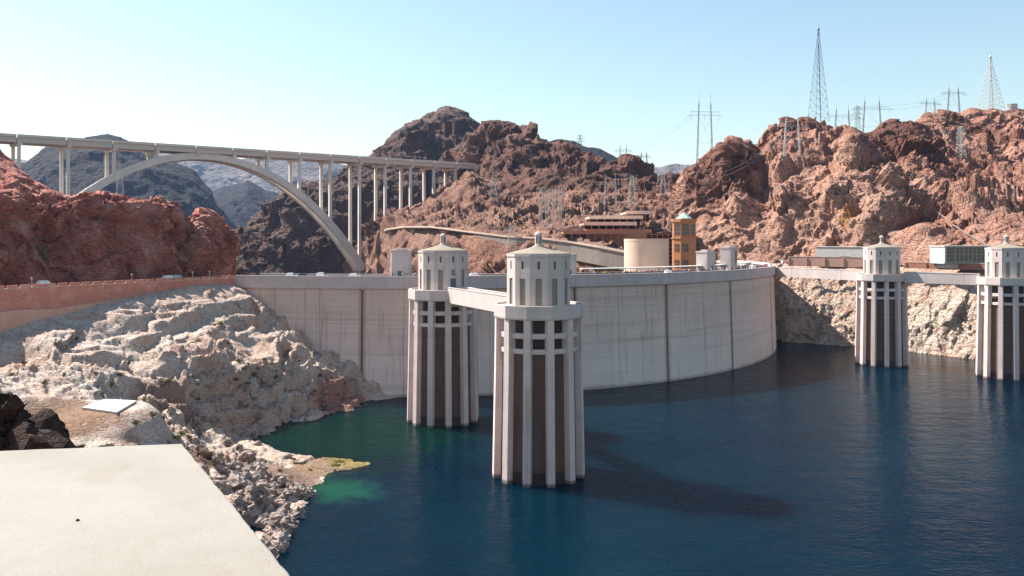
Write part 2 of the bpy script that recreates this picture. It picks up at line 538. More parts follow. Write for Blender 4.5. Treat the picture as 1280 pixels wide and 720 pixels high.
# ---------------------------------------------------------------- dam geometry (plan)
DO = (-40.0, 441.0); DR = 175.0
def dam_angle(px):
    """angle on the dam's arc seen at photo column px (0 = straight towards the camera side, + = right)"""
    b = (px - 640) / FPX
    ox, oy = DO
    A_ = b*b + 1; B_ = -2*(b*ox + oy); C_ = ox*ox + oy*oy - DR*DR
    disc = B_*B_ - 4*A_*C_
    d = (-B_ - math.sqrt(max(disc, 0))) / (2*A_)
    x, y = b*d, d
    return math.atan2(x - ox, -(y - oy))
def dam_pt(a, r): return (DO[0] + r*math.sin(a), DO[1] - r*math.cos(a))

CREST = 40.0
A_LEFT = dam_angle(296)
A_RIGHT = R_(103)

# ---------------------------------------------------------------- water, ground
def make_water():
    t = NT('lake water')
    p = t.pos()
    x, y, z = t.z()
    deep = (0.0035, 0.030, 0.052)
    a = t.noise(t.pos((1, 1, 1)), 0.012, 4, 0.6)
    c = t.ramp(a, [(0.35, (0.0005, 0.0066, 0.0160)), (0.65, (0.0011, 0.0130, 0.0235))])
    # green shallows along the near shore
    sx = P(395, 590, 0)  # placeholder for direction only
    def blob(cx, cy, rx, ry, rot, lo=1.0, hi=0.2):
        dx = t.math('SUBTRACT', x, cx); dy = t.math('SUBTRACT', y, cy)
        cr, sr = math.cos(rot), math.sin(rot)
        ux = t.math('ADD', t.math('MULTIPLY', dx, cr / rx), t.math('MULTIPLY', dy, sr / rx))
        uy = t.math('ADD', t.math('MULTIPLY', dx, -sr / ry), t.math('MULTIPLY', dy, cr / ry))
        r = t.math('SQRT', t.math('ADD', t.math('MULTIPLY', ux, ux), t.math('MULTIPLY', uy, uy)))
        r = t.math('ADD', r, t.math('MULTIPLY', t.math('SUBTRACT', t.noise(p, 0.13, 6, 0.7, 0.8), 0.5), 1.9))
        return t.math('SUBTRACT', 1.0, t.smooth(r, hi, lo))
    g = PZ(420, 560, 0)
    c = t.mix(t.math('MULTIPLY', blob(g.x, g.y + 14, 48, 40, 0.4, 1.1, 0.3), 0.75), c, (0.0016, 0.017, 0.009))
    g = PZ(440, 615, 0)
    c = t.mix(t.math('MULTIPLY', blob(g.x - 4, g.y + 3, 14, 11, -0.9), 0.7), c, (0.006, 0.066, 0.040))
    g = PZ(425, 584, 0)
    c = t.mix(t.math('MULTIPLY', blob(g.x - 2, g.y + 1.5, 9, 5, 0.15), 0.8), c, (0.06, 0.066, 0.014))
    ripple = t.math('ADD', t.noise(t.pos((0.75, 1.25, 1)), 0.75, 3, 0.55, 0.4), t.math('MULTIPLY', t.noise(t.pos((0.8, 1.2, 1)), 0.16, 2, 0.5), 1.6))
    nrm = t.bump(ripple, 0.42, 0.55)
    m = t.out(c, 0.08, nrm, spec=0.06)
    t.b.inputs['IOR'].default_value = 1.33
    t.b.subsurface_method = 'BURLEY'
    t.b.inputs['Subsurface Weight'].default_value = 0.85
    t.b.inputs['Subsurface Radius'].default_value = (0.5, 1.0, 1.6)
    t.b.inputs['Subsurface Scale'].default_value = 12.0
    mb = MB().add([(-420, -260, 0), (700, -260, 0), (700, 470, 0), (-420, 470, 0)], [(0, 1, 2, 3)])
    tag(mb.build('water', m), kind='structure')
make_water()
gm = rock_mat('desert floor', (0.10, 0.07, 0.06), (0.2, 0.14, 0.11), (0.28, 0.2, 0.16), 300, 30)
tag(MB().add([(-16000, 300, -62), (16000, 300, -62), (16000, 16000, -62), (-16000, 16000, -62)], [(0,1,2,3)]).build('ground', gm), kind='structure')

# ---------------------------------------------------------------- Nevada hill and canyon wall (right)
RIDGE_R = [(806,268,590),(825,262,575),(835,245,562),(850,225,556),(868,205,550),(880,190,547),(895,178,545),(903,171,545),(915,172,550),
           (925,177,566),(935,174,585),(945,165,600),(955,158,612),(962,154,618),(985,150,630),(1000,147,638),(1010,142,640),(1020,146,640),
           (1030,151,638),(1040,159,630),(1050,167,600),(1058,172,560),(1070,170,548),(1085,167,550),(1105,161,556),(1120,158,562),(1140,150,572),
           (1160,140,585),(1175,136,592),(1185,135,595),(1200,139,597),(1215,137,598),(1245,132,600),(1260,135,600),(1280,135,600),(1350,128,600)]
rows = [
  [(806,345,520),(860,340,498),(930,336,468),(980,333,446),(1080,333,414),(1180,333,382),(1280,333,356),(1350,333,340)],
  [(806,318,524),(860,315,503),(930,312,473),(980,312,451),(1080,314,419),(1180,318,388),(1280,318,362),(1350,318,346)],
  [(806,295,532),(860,285,512),(900,268,496),(950,245,482),(990,238,468),(1040,240,450),(1085,258,434),(1130,285,422),(1180,295,410),(1280,292,384),(1350,290,368)],
  [(806,285,545),(840,262,530),(870,245,520),(905,232,512),(940,228,520),(985,212,510),(1030,208,490),(1060,206,474),(1085,212,464),(1130,240,460),(1180,245,462),(1280,235,448),(1350,232,440)],
  [(806,276,568),(835,252,548),(868,222,535),(903,205,528),(930,208,562),(960,190,570),(1010,176,580),(1040,186,556),(1062,185,512),(1090,190,506),(1140,195,518),(1180,190,532),(1280,185,528),(1350,180,524)],
  [(a_, b_ + 4 + 9 * math.exp(-((a_ - 900) / 28.0) ** 2), c_) for a_, b_, c_ in RIDGE_R]]
def shape_r(V):
    X, Y, Z = V[...,0], V[...,1], V[...,2]
    px = 640 + X / Y * FPX; py = HOR + (CAM_Z - Z) / Y * FPX
    g = lambda cx, cy, rx, ry: np.exp(-(((px-cx)/rx)**2 + ((py-cy)/ry)**2))
    o = -16*g(948,212,13,42) - 9*g(955,255,16,20) + 3*g(905,215,25,26) + 9*g(1066,180,18,13) - 8*g(1105,195,26,11)
    o += 6*g(1040,245,14,16) + 6*g(1100,262,17,13) - 7*g(1072,262,8,14) + 6*g(1150,300,24,14) - 6*g(890,262,18,26) + 5*g(925,255,14,16) + 5*g(1085,285,20,12)
    o += -7*g(1035,262,9,9) + 5*g(1215,268,24,8) - 5*g(1245,180,14,9) + 6*g(1130,168,30,8)
    return o
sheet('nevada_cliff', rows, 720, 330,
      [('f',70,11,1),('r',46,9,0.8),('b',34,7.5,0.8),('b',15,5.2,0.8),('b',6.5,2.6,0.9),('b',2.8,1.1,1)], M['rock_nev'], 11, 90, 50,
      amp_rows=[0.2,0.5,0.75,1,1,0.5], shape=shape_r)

wl = [(955,424),(985,410),(1000,406),(1035,397),(1070,388),(1105,380),(1140,371),(1180,360),(1225,347),(1280,336),(1350,325)]
wrow = lambda z, dd: [(px, z2y(z, d + dd), d + dd) for px, d in wl]
sheet('canyon_wall', [wrow(-6,-2), wrow(2,1), wrow(20,9), wrow(36,19), wrow(38.6,24), wrow(38.9,60)], 440, 210,
      [('f',30,2.2,1),('r',22,1.4,0.5),('b',14,2.2,0.5),('b',6,1.1,0.55),('b',2.6,0.6,0.7),('b',1.2,0.3,1)], M['rock_wall'], 23, 0,
      amp_rows=[1,1,1,0.5,0.05,0.02])

# ---------------------------------------------------------------- centre: slope, crags, peak, canyon side
rows = [
  [(430,352,880),(458,352,866),(474,352,740),(500,352,585),(560,352,475),(620,352,435),(700,348,415),(780,345,405),(860,345,430)],
  [(430,345,882),(458,330,868),(472,298,790),(505,284,600),(545,285,538),(600,292,486),(640,297,460),(680,299,440),(720,305,425),(780,315,408),(860,322,440)],
  [(430,335,885),(458,312,872),(470,287,840),(505,278,690),(545,272,640),(600,276,560),(640,280,540),(680,276,520),(720,276,500),(780,288,470),(860,300,470)],
  [(430,330,890),(458,300,880),(475,274,872),(506,263,881),(535,252,895),(563,232,906),(588,210,915),(604,222,870),(640,240,780),(680,243,720),(720,243,680),(780,243,640),(860,243,640)]]
sheet('canyon_slope', rows, 560, 210, [('f',60,7,1),('r',40,6,0.8),('b',26,7,0.8),('b',11,5.2,0.8),('b',4.6,2.6,1),('b',2,1.0,1)], M['rock_slope'], 37, 120, 15,
      amp_rows=[0.8,0.15,0.9,0.55])
rows = [
  [(572,240,925),(640,252,770),(700,252,695),(780,252,640),(875,262,600)],
  [(572,228,930),(600,205,905),(640,212,800),(690,222,730),(740,228,690),(790,235,670),(875,245,640)],
  [(572,210,940),(592,180,925),(620,176,915),(655,180,890),(685,200,800),(730,203,780),(780,216,745),(820,226,725),(875,236,710)],
  [(572,206,950),(586,204,950),(592,171,940),(603,160,940),(625,156,940),(650,158,930),(665,157,920),(675,168,880),(682,184,850),(700,182,830),(715,180,820),(730,186,810),(760,197,790),(775,202,780),(790,206,770),(815,216,760),(830,222,760),(875,233,760)]]
sheet('rocky_crags', rows, 480, 150, [('f',70,8,1),('r',50,12,0.7),('b',40,10,0.7),('b',17,6.5,0.7),('b',7,2.6,0.9),('b',3.2,1.0,1)], M['rock_crag'], 41, 160, 80,
      amp_rows=[0.5,0.9,1,0.55])
rows = [
  [(425,300,1010),(560,260,1010),(720,240,1050)],
  [(425,240,1120),(470,215,1120),(520,195,1110),(570,180,1120),(620,190,1130),(720,210,1150)],
  [(425,212,1240),(445,203,1250),(465,190,1250),(490,175,1270),(510,156,1290),(530,143,1300),(545,136,1310),(557,131,1310),(575,138,1300),(590,147,1300),(603,157,1300),(640,165,1300),(720,190,1300)]]
sheet('dark_peak', rows, 360, 150, [('f',130,16,1),('r',90,24,0.8),('b',60,17,0.8),('b',26,9,0.8),('b',11,3.6,1)], M['rock_dark'], 53, 300, 160,
      amp_rows=[0.6,1,0.45])
rows = [
  [(270,368,760),(360,368,850),(440,368,880),(530,360,900)],
  [(270,330,850),(330,318,865),(400,312,895),(440,318,905),(530,290,930)],
  [(270,312,900),(310,290,915),(350,268,925),(400,256,950),(440,254,960),(530,240,985)],
  [(270,308,940),(290,297,940),(303,287,950),(320,264,970),(350,243,990),(380,230,1010),(400,224,1020),(440,207,1040),(470,194,1060),(530,190,1100)]]
sheet('canyon_side', rows, 380, 200, [('f',80,10,1),('r',50,13,0.7),('b',40,9,0.8),('b',18,6,0.8),('b',8,2.8,1),('b',3.5,1.0,1)], M['rock_dark'], 67, 200, 120,
      amp_rows=[0.8,1,1,0.5])

# ---------------------------------------------------------------- far mountains
far = [('f',700,70,1),('r',420,90,0.8),('b',260,40,0.8),('b',110,20,0.8)]
def mountain(name, ridge, d0, d1, basey, mat, seed, k=1.0, nu=260, nv=90):
    top = [(px, py, d1) for px, py in ridge]
    mid = [(px, py + 0.45 * (basey - py), d0 + (d1 - d0) * 0.45) for px, py in ridge]
    low = [(px, basey, d0) for px, py in ridge]
    return sheet(name, [low, mid, top], nu, nv, [(a, s * k, m * k, z) for a, s, m, z in far], mat, seed, d1 * 0.2, d1 * 0.08, amp_rows=[0.6, 1, 0.22], collide=False)
mountain('blue_mountain', [(-120,200),(0,206),(33,204),(45,192),(60,180),(90,175),(115,171),(135,168),(152,170),(165,179),(205,197),(240,214),(262,236),(270,258),(290,280),(320,310)], 1700, 2300, 330, M['rock_far'], 71, 0.42)
mountain('middle_mountain', [(225,290),(250,262),(275,238),(292,231),(310,226),(330,238),(350,243),(370,236),(400,240),(440,233),(480,236),(560,250)], 2600, 3300, 318, M['rock_far'], 73, 0.5)
mountain('distant_mountain', [(-160,205),(0,197),(30,200),(60,206),(120,200),(170,190),(200,187),(230,189),(260,194),(300,199),(330,196),(360,200),(400,201),(440,206),(480,216),(560,235)], 4600, 5600, 312, M['rock_pale_far'], 79, 0.8)
mountain('blue_hill', [(640,200),(668,183),(685,177),(700,175),(718,177),(735,184),(750,186),(770,197),(790,206),(820,222)], 2000, 2500, 300, M['rock_far'], 83, 0.3, 160, 60)
mountain('pale_distant_hill', [(740,222),(775,214),(790,207),(800,204),(812,210),(826,209),(845,204),(860,206),(880,212),(930,225)], 5600, 6600, 300, M['rock_pale_far'], 89, 0.6, 160, 50)

# ---------------------------------------------------------------- left red cliff
wallA, wallB = Vector((-134, 210)), Vector(dam_pt(A_LEFT, DR))
def wall_d(px):
    b = (px - 640) / FPX
    dx, dy = wallB - wallA
    t = (b * wallA.y - wallA.x) / (dx - b * dy)
    return wallA.y + dy * t
cl = [-150,-60,0,40,75,110,150,190,225,250,270,283,290,293]
extra = {270:2, 283:7, 290:20, 293:48}
cb = [(px, wall_d(px) + 15 + extra.get(px, 0)) for px in cl]
topy = [(-150,215),(-60,232),(0,238),(25,236),(40,240),(60,240),(75,243),(100,245),(140,246),(175,247),(200,252),(222,260),(233,271),(242,266),(252,265),(262,268),(275,275),(286,284),(291,292),(293,300)]
def crow(f, dd):
    out = []
    for px in sorted(set([p for p, _ in topy] + cl)):
        d = np.interp(px, [p for p, _ in cb], [q for _, q in cb]) + dd
        ty = np.interp(px, [p for p, _ in topy], [q for _, q in topy])
        by = z2y(37.5, d)
        out.append((px, by + (ty - by) * f, d))
    return out
def shape_l(V):
    X, Y, Z = V[...,0], V[...,1], V[...,2]
    px = 640 + X / Y * FPX; py = HOR + (CAM_Z - Z) / Y * FPX
    g = lambda cx, cy, rx, ry: np.exp(-(((px-cx)/rx)**2 + ((py-cy)/ry)**2))
    return -7.5*g(78,305,26,40) + 4*g(12,325,26,30) + 3.0*g(130,280,22,22) + 2.6*g(190,320,26,26) - 3*g(236,290,8,34) - 3.5*g(112,330,20,16) + 2*g(268,310,16,30) - 1.5*g(215,345,40,5)
sheet('red_cliff', [crow(0,0), crow(0.3,2), crow(0.65,6), crow(0.9,11), crow(1,17)], 640, 240,
      [('f',26,2.4,1),('r',20,2.4,0.8),('b',13,4.4,0.7),('b',5.5,2.0,0.7),('b',2.6,0.8,0.9),('b',1.1,0.25,1)], M['rock_red'], 97, 60, 10,
      amp_rows=[0.35,0.75,1,1,0.5], shape=shape_l)
sheet('red_hill', [[(-220,300,300),(0,300,300),(90,300,320)], [(-220,230,330),(0,235,330),(45,244,335),(90,262,340)],
      [(-220,60,360),(-60,150,360),(0,188,360),(8,196,360),(15,201,360),(25,213,358),(45,225,356),(65,238,352),(90,255,350)]], 220, 120,
      [('f',40,3.5,1),('r',26,4,0.8),('b',15,3.6,0.8),('b',7,2.2,0.8),('b',3,0.8,1)], M['rock_red'], 101, 60, 40, amp_rows=[0.6,1,0.4])

# ---------------------------------------------------------------- near shore slope: height field through surveyed points
cp = []
def zp(px, py, z): p = PZ(px, py, z); cp.append((p.x, p.y, z))
def dp(px, py, d): p = P(px, py, d); cp.append((p.x, p.y, p.z))
for px, py in ((-60,432),(0,408),(60,389),(120,373),(180,362),(240,353),(290,350)): dp(px, py, wall_d(px) - 0.3)
for px, py in ((-60,432),(0,408),(60,389),(120,373),(180,362),(240,353)):
    p = P(px, py, wall_d(px)); cp.append((p.x - 7, p.y + 6, p.z + 0.5))
for px, py in ((320,362),(345,386),(375,405),(400,421),(425,438),(450,456),(475,475),(494,492)):
    a = dam_angle(px); x, y = dam_pt(a, DR + 1.5); z = CAM_Z - (py - HOR) / FPX * y
    cp.append((x, y, z)); x2, y2 = dam_pt(a, DR - 8); cp.append((x2, y2, z))
    x3, y3 = dam_pt(a, DR + 5); 
for q in ((140,430,205),(190,424,219),(250,411,237),(310,408,251),(360,405,263),(400,426,262),(430,447,263),
          (150,452,203),(200,446,206),(250,443,214),(300,441,223),(350,441,236),(395,450,251),(425,463,257),
          (150,418,214),(210,412,227),(290,402,250),(330,392,262),
          (185,402,222),(230,377,242),(280,364,256),(318,368,263),(260,388,246),(300,388,254),
          (150,372,236),(100,392,223),(60,420,203),(20,440,196),(60,450,188),(110,440,195),(-60,470,185),
          (150,490,186),(200,490,198),(250,498,207),(300,498,217),(350,498,229),(400,494,243),(440,488,252),(470,489,262),
          (160,506,174),(200,520,184),(240,522,195),(280,520,205),(330,512,218),(380,510,230),(420,500,243),
          (0,470,178),(40,490,170),(90,500,164),(140,497,165),(60,530,156),(120,530,157),(170,520,163),(200,548,158),(150,560,148),(0,560,140)):
    dp(*q)
for px, py in ((494,492),(470,498),(440,508),(400,517),(370,525),(345,531),(320,535),(303,541),(318,548),(345,556),(368,567),(400,570),(440,573),(468,578),
               (430,588),(408,598),(395,615),(380,640),(362,665),(352,692),(344,725)): zp(px, py, 0.25)
for q in ((250,545,8),(275,555,5),(300,560,3.6),(330,567,3.2),(370,580,2.2),(400,580,1.2),(235,560,9.5),(265,580,7),(300,590,5.2),(340,595,3.4),(370,605,2.2),
          (285,615,5.5),(320,625,3.6),(350,635,2),(310,650,3.5),(330,675,2.2),(260,640,8),(290,680,5),(310,720,3.4),(430,579,0.7),(450,577,0.6)): zp(*q)
for px, py, z in ((510,510,-7),(470,520,-5),(420,530,-6),(370,540,-4),(340,544,-2.5),(400,555,-3.5),(470,560,-5),(520,580,-9),(450,600,-2.5),(425,620,-3),(410,650,-4),(390,690,-5),(380,740,-5),(560,700,-14),(480,640,-8)):
    p = PZ(px, py, 0); cp.append((p.x, p.y, z))
for q in ((100,620,112),(0,640,95),(200,640,118),(230,700,112),(-80,600,120),(-150,520,160)): dp(*q)
cp += [(-3,4,47.0),(-8,-20,50),(-25,25,40),(-40,40,34),(-20,60,20),(-50,75,24),(-9,20,38),(0,30,22),(8,8,34),(30,10,8),(15,60,-6),(30,90,-10),(60,40,-12),(-10,90,-4),(-18,112,-2.5),(-90,90,34),(-110,160,32),(-70,30,42)]
cp = np.array(cp)
K = np.linalg.norm(cp[:,None,:2] - cp[None,:,:2], axis=2)
wts = np.linalg.solve(-K + 1.2 * np.eye(len(cp)), cp[:,2] - cp[:,2].mean())
def near_height(x, y):
    r = np.sqrt((x[...,None] - cp[:,0])**2 + (y[...,None] - cp[:,1])**2)
    return -(r @ wts) + cp[:,2].mean()
vv = np.concatenate([np.linspace(-30, 104, 60), np.linspace(105, 292, 400)])
uu = np.linspace(-0.80, 0.02, 430)
# the sheet fans out with distance so the facets stay even; a straight margin covers the area under the camera
Yg = np.repeat(vv[:,None], len(uu), 1)
Xg = uu[None,:] * np.maximum(vv[:,None], 60.0)
Zg = np.empty_like(Xg)
for k in range(len(vv)): Zg[k] = near_height(Xg[k], Yg[k])
pts = np.stack([Xg, Yg, Zg], -1).reshape(-1, 3)
# tilted ledges: bench tops and short risers, broken up by joints
zf = Zg.reshape(-1)
wd_p = (wallB - wallA).normalized(); wn_p = Vector((wd_p.y, -wd_p.x))
def terr(q, per, soft):
    f = q / per; k = np.floor(f); r = f - k
    r = np.clip((r - soft) / (1 - soft), 0, 1)
    return (k + r) * per - q
def gmask(px, d, rad):
    c = P(px, 0, d); return np.exp(-(((pts[:,0] - c.x)**2 + (pts[:,1] - c.y)**2) / rad**2))
calm = 1 - 0.85 * np.clip(gmask(110, 158, 15) + gmask(70, 156, 13) + 0.8 * gmask(360, 172, 9) + 1.6 * gmask(137, 163, 8), 0, 1.15)
shorem = np.clip((zf + 0.5) / 4.0, 0.1, 1.0)
amp = shorem * np.clip((pts[:,1] - 60) / 40, 0.25, 1) * calm
tilt = zf + 0.10 * pts[:,0] - 0.05 * pts[:,1]
w1 = 0.35 * fbm(pts / 26.0, 4, 301) + 0.55 * blocks(warp(pts, 9.0, 3.0, 321) / 17.0, 323); w2 = 0.3 * fbm(pts / 9.0, 4, 305) + 0.6 * blocks(pts / 5.5, 327)
t1 = terr(tilt + 7.0 * w1, 5.6, 0.66)
t2 = terr(tilt + 3.0 * w2 + 2.0 * w1, 2.1, 0.6)
t3 = terr(tilt + 1.4 * w2, 0.75, 0.5)
ps_ = pts @ np.array([[0.9, 0.25, 0.12], [-0.3, 0.95, 0.1], [0.1, -0.25, 1.0]])
patch = np.clip(0.5 + 2.4 * fbm(pts / 18.0, 3, 311), 0.08, 1.0) * np.clip(1.0 - (zf - 15.0) / 9.0, 0.42, 1.0)       # broken ground next to smooth slabs
D = (0.80 * t1 + 0.45 * t2 + 0.5 * t3 + rockdisp(ps_, [('f',22,0.5,1),('b',10,1.6,1.5)], 131) + patch * rockdisp(ps_, [('b',4.2,1.9,1.2),('b',1.9,0.95,1),('b',0.9,0.4,1)], 141)) * amp - 0.5 * amp
# keep the foot of the retaining wall clear
wdist = (pts[:,0] - wallA.x) * wn_p.x + (pts[:,1] - wallA.y) * wn_p.y
D = np.where(wdist < 14, D * np.clip(wdist / 14, 0.12, 1) - 0.9 * np.clip(1 - wdist / 14, 0, 1), D)
PAD_Z = 18.2; pc_ = PZ(137, 507, PAD_Z)
seat = np.clip(2.2 - np.sqrt((Xg - pc_.x)**2 + ((Yg - pc_.y) * 0.85)**2) / 5.5, 0, 1)
Zg = Zg + D.reshape(Zg.shape)
Zg = Zg * (1 - seat) + (PAD_Z - 0.45) * seat + 0.10 * D.reshape(Zg.shape) * seat
Xg = Xg + (0.25 * D).reshape(Zg.shape)
shore = grid_mesh('shore_slope', np.stack([Xg, Yg, Zg], -1), M['rock_shore'])

# ================================================================= the dam
ZB = -20.0
def face_r(z): return DR + 0.035 * (CREST - z)
def arc_block(mb, a0, a1, prof, step=R_(0.6)):
    """sweep a closed (radius offset, z) profile along the arc, offsets from DR"""
    n = max(1, int(abs(a1 - a0) / step))
    m = len(prof)
    vs = []
    for k in range(n + 1):
        a = a0 + (a1 - a0) * k / n
        vs += [(*dam_pt(a, DR + r), z) for r, z in prof]
    fs = []
    for k in range(n):
        for j in range(m):
            j2 = (j + 1) % m
            fs.append((k*m+j, k*m+j2, (k+1)*m+j2, (k+1)*m+j))
    fs.append(tuple(range(m))); fs.append(tuple(reversed(range(n*m, n*m+m))))
    return mb.add(vs, fs)

dam = thing('dam', 'tall curved concrete dam wall with stained vertical joints above the lake', 'dam', (0, 0, 0))
heavy = [453, 718, 832, 912, 962]
thin = [345, 400, 505, 560, 612, 665, 772, 878, 941, 976]
M['dam_face'] = dam_mat(DO, DR, [dam_angle(x) for x in heavy])
joints = sorted([(dam_angle(x), True) for x in heavy] + [(dam_angle(x), False) for x in thin])
a = joints[-1][0]
while a < A_RIGHT - R_(6):
    a += R_(5.5); joints.append((a, False))
edges = [(A_LEFT, False)] + joints + [(A_RIGHT, False)]
fo = 0.035 * (CREST - ZB)
for (a0, h0), (a1, h1) in zip(edges[:-1], edges[1:]):
    g0 = (0.33 if h0 else 0.07) / DR; g1 = (0.33 if h1 else 0.07) / DR
    mb = MB()
    # lift rows: a few centimetres of step between pours
    zs = [ZB] + [-8 + 3.05 * k for k in range(15)] + [36.2]
    prof = []
    for k in range(len(zs) - 1):
        j = rng.uniform(-0.02, 0.02)
        prof += [(0.035 * (CREST - zs[k]) + j, zs[k]), (0.035 * (CREST - zs[k+1]) + j, zs[k+1] - 0.02)]
    prof += [(-6, 36.2), (-6, ZB)]
    arc_block(mb, a0 + g0, a1 - g1, prof)
    mb.build('face_panel', M['dam_face'], dam)
    mb = MB()
    arc_block(mb, a0 + 0.03 / DR, a1 - 0.03 / DR, [(0.55, 35.5), (0.95, 35.9), (0.95, CREST - 0.25), (1.05, CREST - 0.25), (1.05, CREST), (0.1, CREST), (0.1, 38.9), (0.05, 35.5)])
    mb.build('parapet_block', M['conc_parapet'], dam)
for a0, h in joints:
    w = (0.40 if h else 0.12) / DR
    mb = MB()
    arc_block(mb, a0 - w, a0 + w, [(fo - 0.28, ZB), (0.1 - (0.05 if h else 0.0), 35.4), (-1, 35.4), (-1, ZB)], 1)
    mb.build('joint', M['conc_joint'] if h else M['conc_seam'], dam)
arc_block(MB(), A_LEFT, A_RIGHT, [(0.0, 30), (0.0, 38.93), (-13.5, 38.93), (-20, 30)], R_(1)).build('crest_road', M['asphalt'], dam)
arc_block(MB(), A_LEFT, A_RIGHT, [(0.08, 38.5), (0.08, 39.42), (-1.9, 39.42), (-1.9, 38.5)], R_(1)).build('sidewalk', M['conc_parapet'], dam)
arc_block(MB(), A_LEFT, A_RIGHT, [(-12.7, 38.8), (-12.7, 40.1), (-13.6, 40.1), (-13.6, 38.0)], R_(1)).build('rear_parapet', M['conc_parapet'], dam)
arc_block(MB(), A_LEFT, A_RIGHT, [(-19, 30), (-90, -60), (-10, -60), (-7, 30)], R_(2)).build('rear_buttress', M['conc_dam'], dam)

# white walkway canopy along the rear edge of the crest
can = thing('walkway_canopy', 'long white canopy on posts along the far edge of the dam crest', 'canopy', (0, 0, 0))
ca0, ca1 = dam_angle(744), R_(74)
arc_block(MB(), ca0, ca1, [(-9.2, 41.35), (-9.2, 41.65), (-12.2, 41.75), (-12.2, 41.45)], R_(1)).build('canopy_roof', M['white'], can)
for k in range(26):
    a = ca0 + (ca1 - ca0) * (k + 0.5) / 26
    x, y = dam_pt(a, DR - 10.7)
    MB().box(x-0.12, x+0.12, y-0.12, y+0.12, 38.9, 41.45).build('canopy_post', M['frame'], can)

# crest towers
def crest_tower(px, w, h, dpt, label, roundish, r_off):
    a = dam_angle(px); x, y = dam_pt(a, DR + r_off)
    t = thing('crest_tower', label, 'tower', (x, y, 38.93), a, 'pale concrete towers standing on the dam crest')
    mb = MB()
    hw, hd = w / 2, dpt / 2
    if roundish:
        n = 9
        pl = [(-hw, hd)] + [(-hw + 2*hw*k/n, -hd - 0.28*w*math.sin(math.pi*k/n)) for k in range(n+1)] + [(hw, hd)]
    else:
        c = 0.5
        pl = [(-hw, hd), (-hw, -hd + c), (-hw + c, -hd), (hw - c, -hd), (hw, -hd + c), (hw, hd)]
    def ext(z0, z1, s): 
        m = len(pl)
        return [(p[0]*s, p[1]*s, z0) for p in pl] + [(p[0]*s, p[1]*s, z1) for p in pl], [(j, (j+1) % m, m + (j+1) % m, m + j) for j in range(m)] + [tuple(reversed(range(m))), tuple(range(m, 2*m))]
    mb.add(*ext(0, h, 1)); mb.build('wall', M['conc_white'], t)
    MB().add(*ext(h + 0.003, h + 0.55, 1.06)).build('cornice', M['conc_white'], t)
    MB().add(*ext(h + 0.553, h + 1.1, 0.55)).build('roof_cap', M['conc_parapet'], t)
    yb = -hd - (0.28*w if roundish else 0) - 0.04
    MB().box(-0.75, 0.75, yb, yb + 1.4, 0, 2.5).build('door', M['door'], t)
    MB().box(-hw*0.35, hw*0.35, yb + (0.0 if not roundish else 0.02), yb + 1.0, 3.3, h - 0.9).build('recess_panel', M['conc_seam'] if roundish else M['white'], t)
    return t
crest_tower(497, 6.6, 9.2, 6, 'squat grey crest tower beside the intake tower with the slate door', False, -9)
crest_tower(721, 6.0, 7.6, 6, 'pale crest tower with white panel behind the tallest intake tower', False, -9)
crest_tower(909, 6.2, 8.0, 5.5, 'square pale crest tower between the ochre tower and the rounded one', False, -9.5)
crest_tower(937, 5.4, 9.6, 4.5, 'rounded pale crest tower with curved front near the end of the dam', True, -9.5)

# ================================================================= intake towers
TOW = {}
def facet_frame(r_ap, ang):
    """point on a wall facet: s along, z up, o outward"""
    n = (math.sin(ang), -math.cos(ang)); tx = (math.cos(ang), math.sin(ang))
    return lambda s, z, o=0.0: (n[0]*(r_ap+o) + tx[0]*s, n[1]*(r_ap+o) + tx[1]*s, z)

def wall_with_holes(mb, fr, hw, z0, z1, holes, depth=0.35):
    """one wall facet with rectangular openings (half width, z0, z1) stacked on its centre line, with reveals"""
    holes = sorted(holes, key=lambda h: h[1])
    def q(s0, s1, a, b):
        if b - a > 1e-4 and s1 - s0 > 1e-4: mb.add([fr(s0,a), fr(s1,a), fr(s1,b), fr(s0,b)], [(0,1,2,3)])
    zc = z0
    for h, a, b in holes:
        q(-hw, hw, zc, a); q(-hw, -h, a, b); q(h, hw, a, b)
        c = [(-h,a),(h,a),(h,b),(-h,b)]
        for k in range(4):
            (s0,y0),(s1,y1) = c[k], c[(k+1) % 4]
            mb.add([fr(s0,y0), fr(s1,y1), fr(s1,y1,-depth), fr(s0,y0,-depth)], [(0,3,2,1)])
        zc = b
    q(-hw, hw, zc, z1)

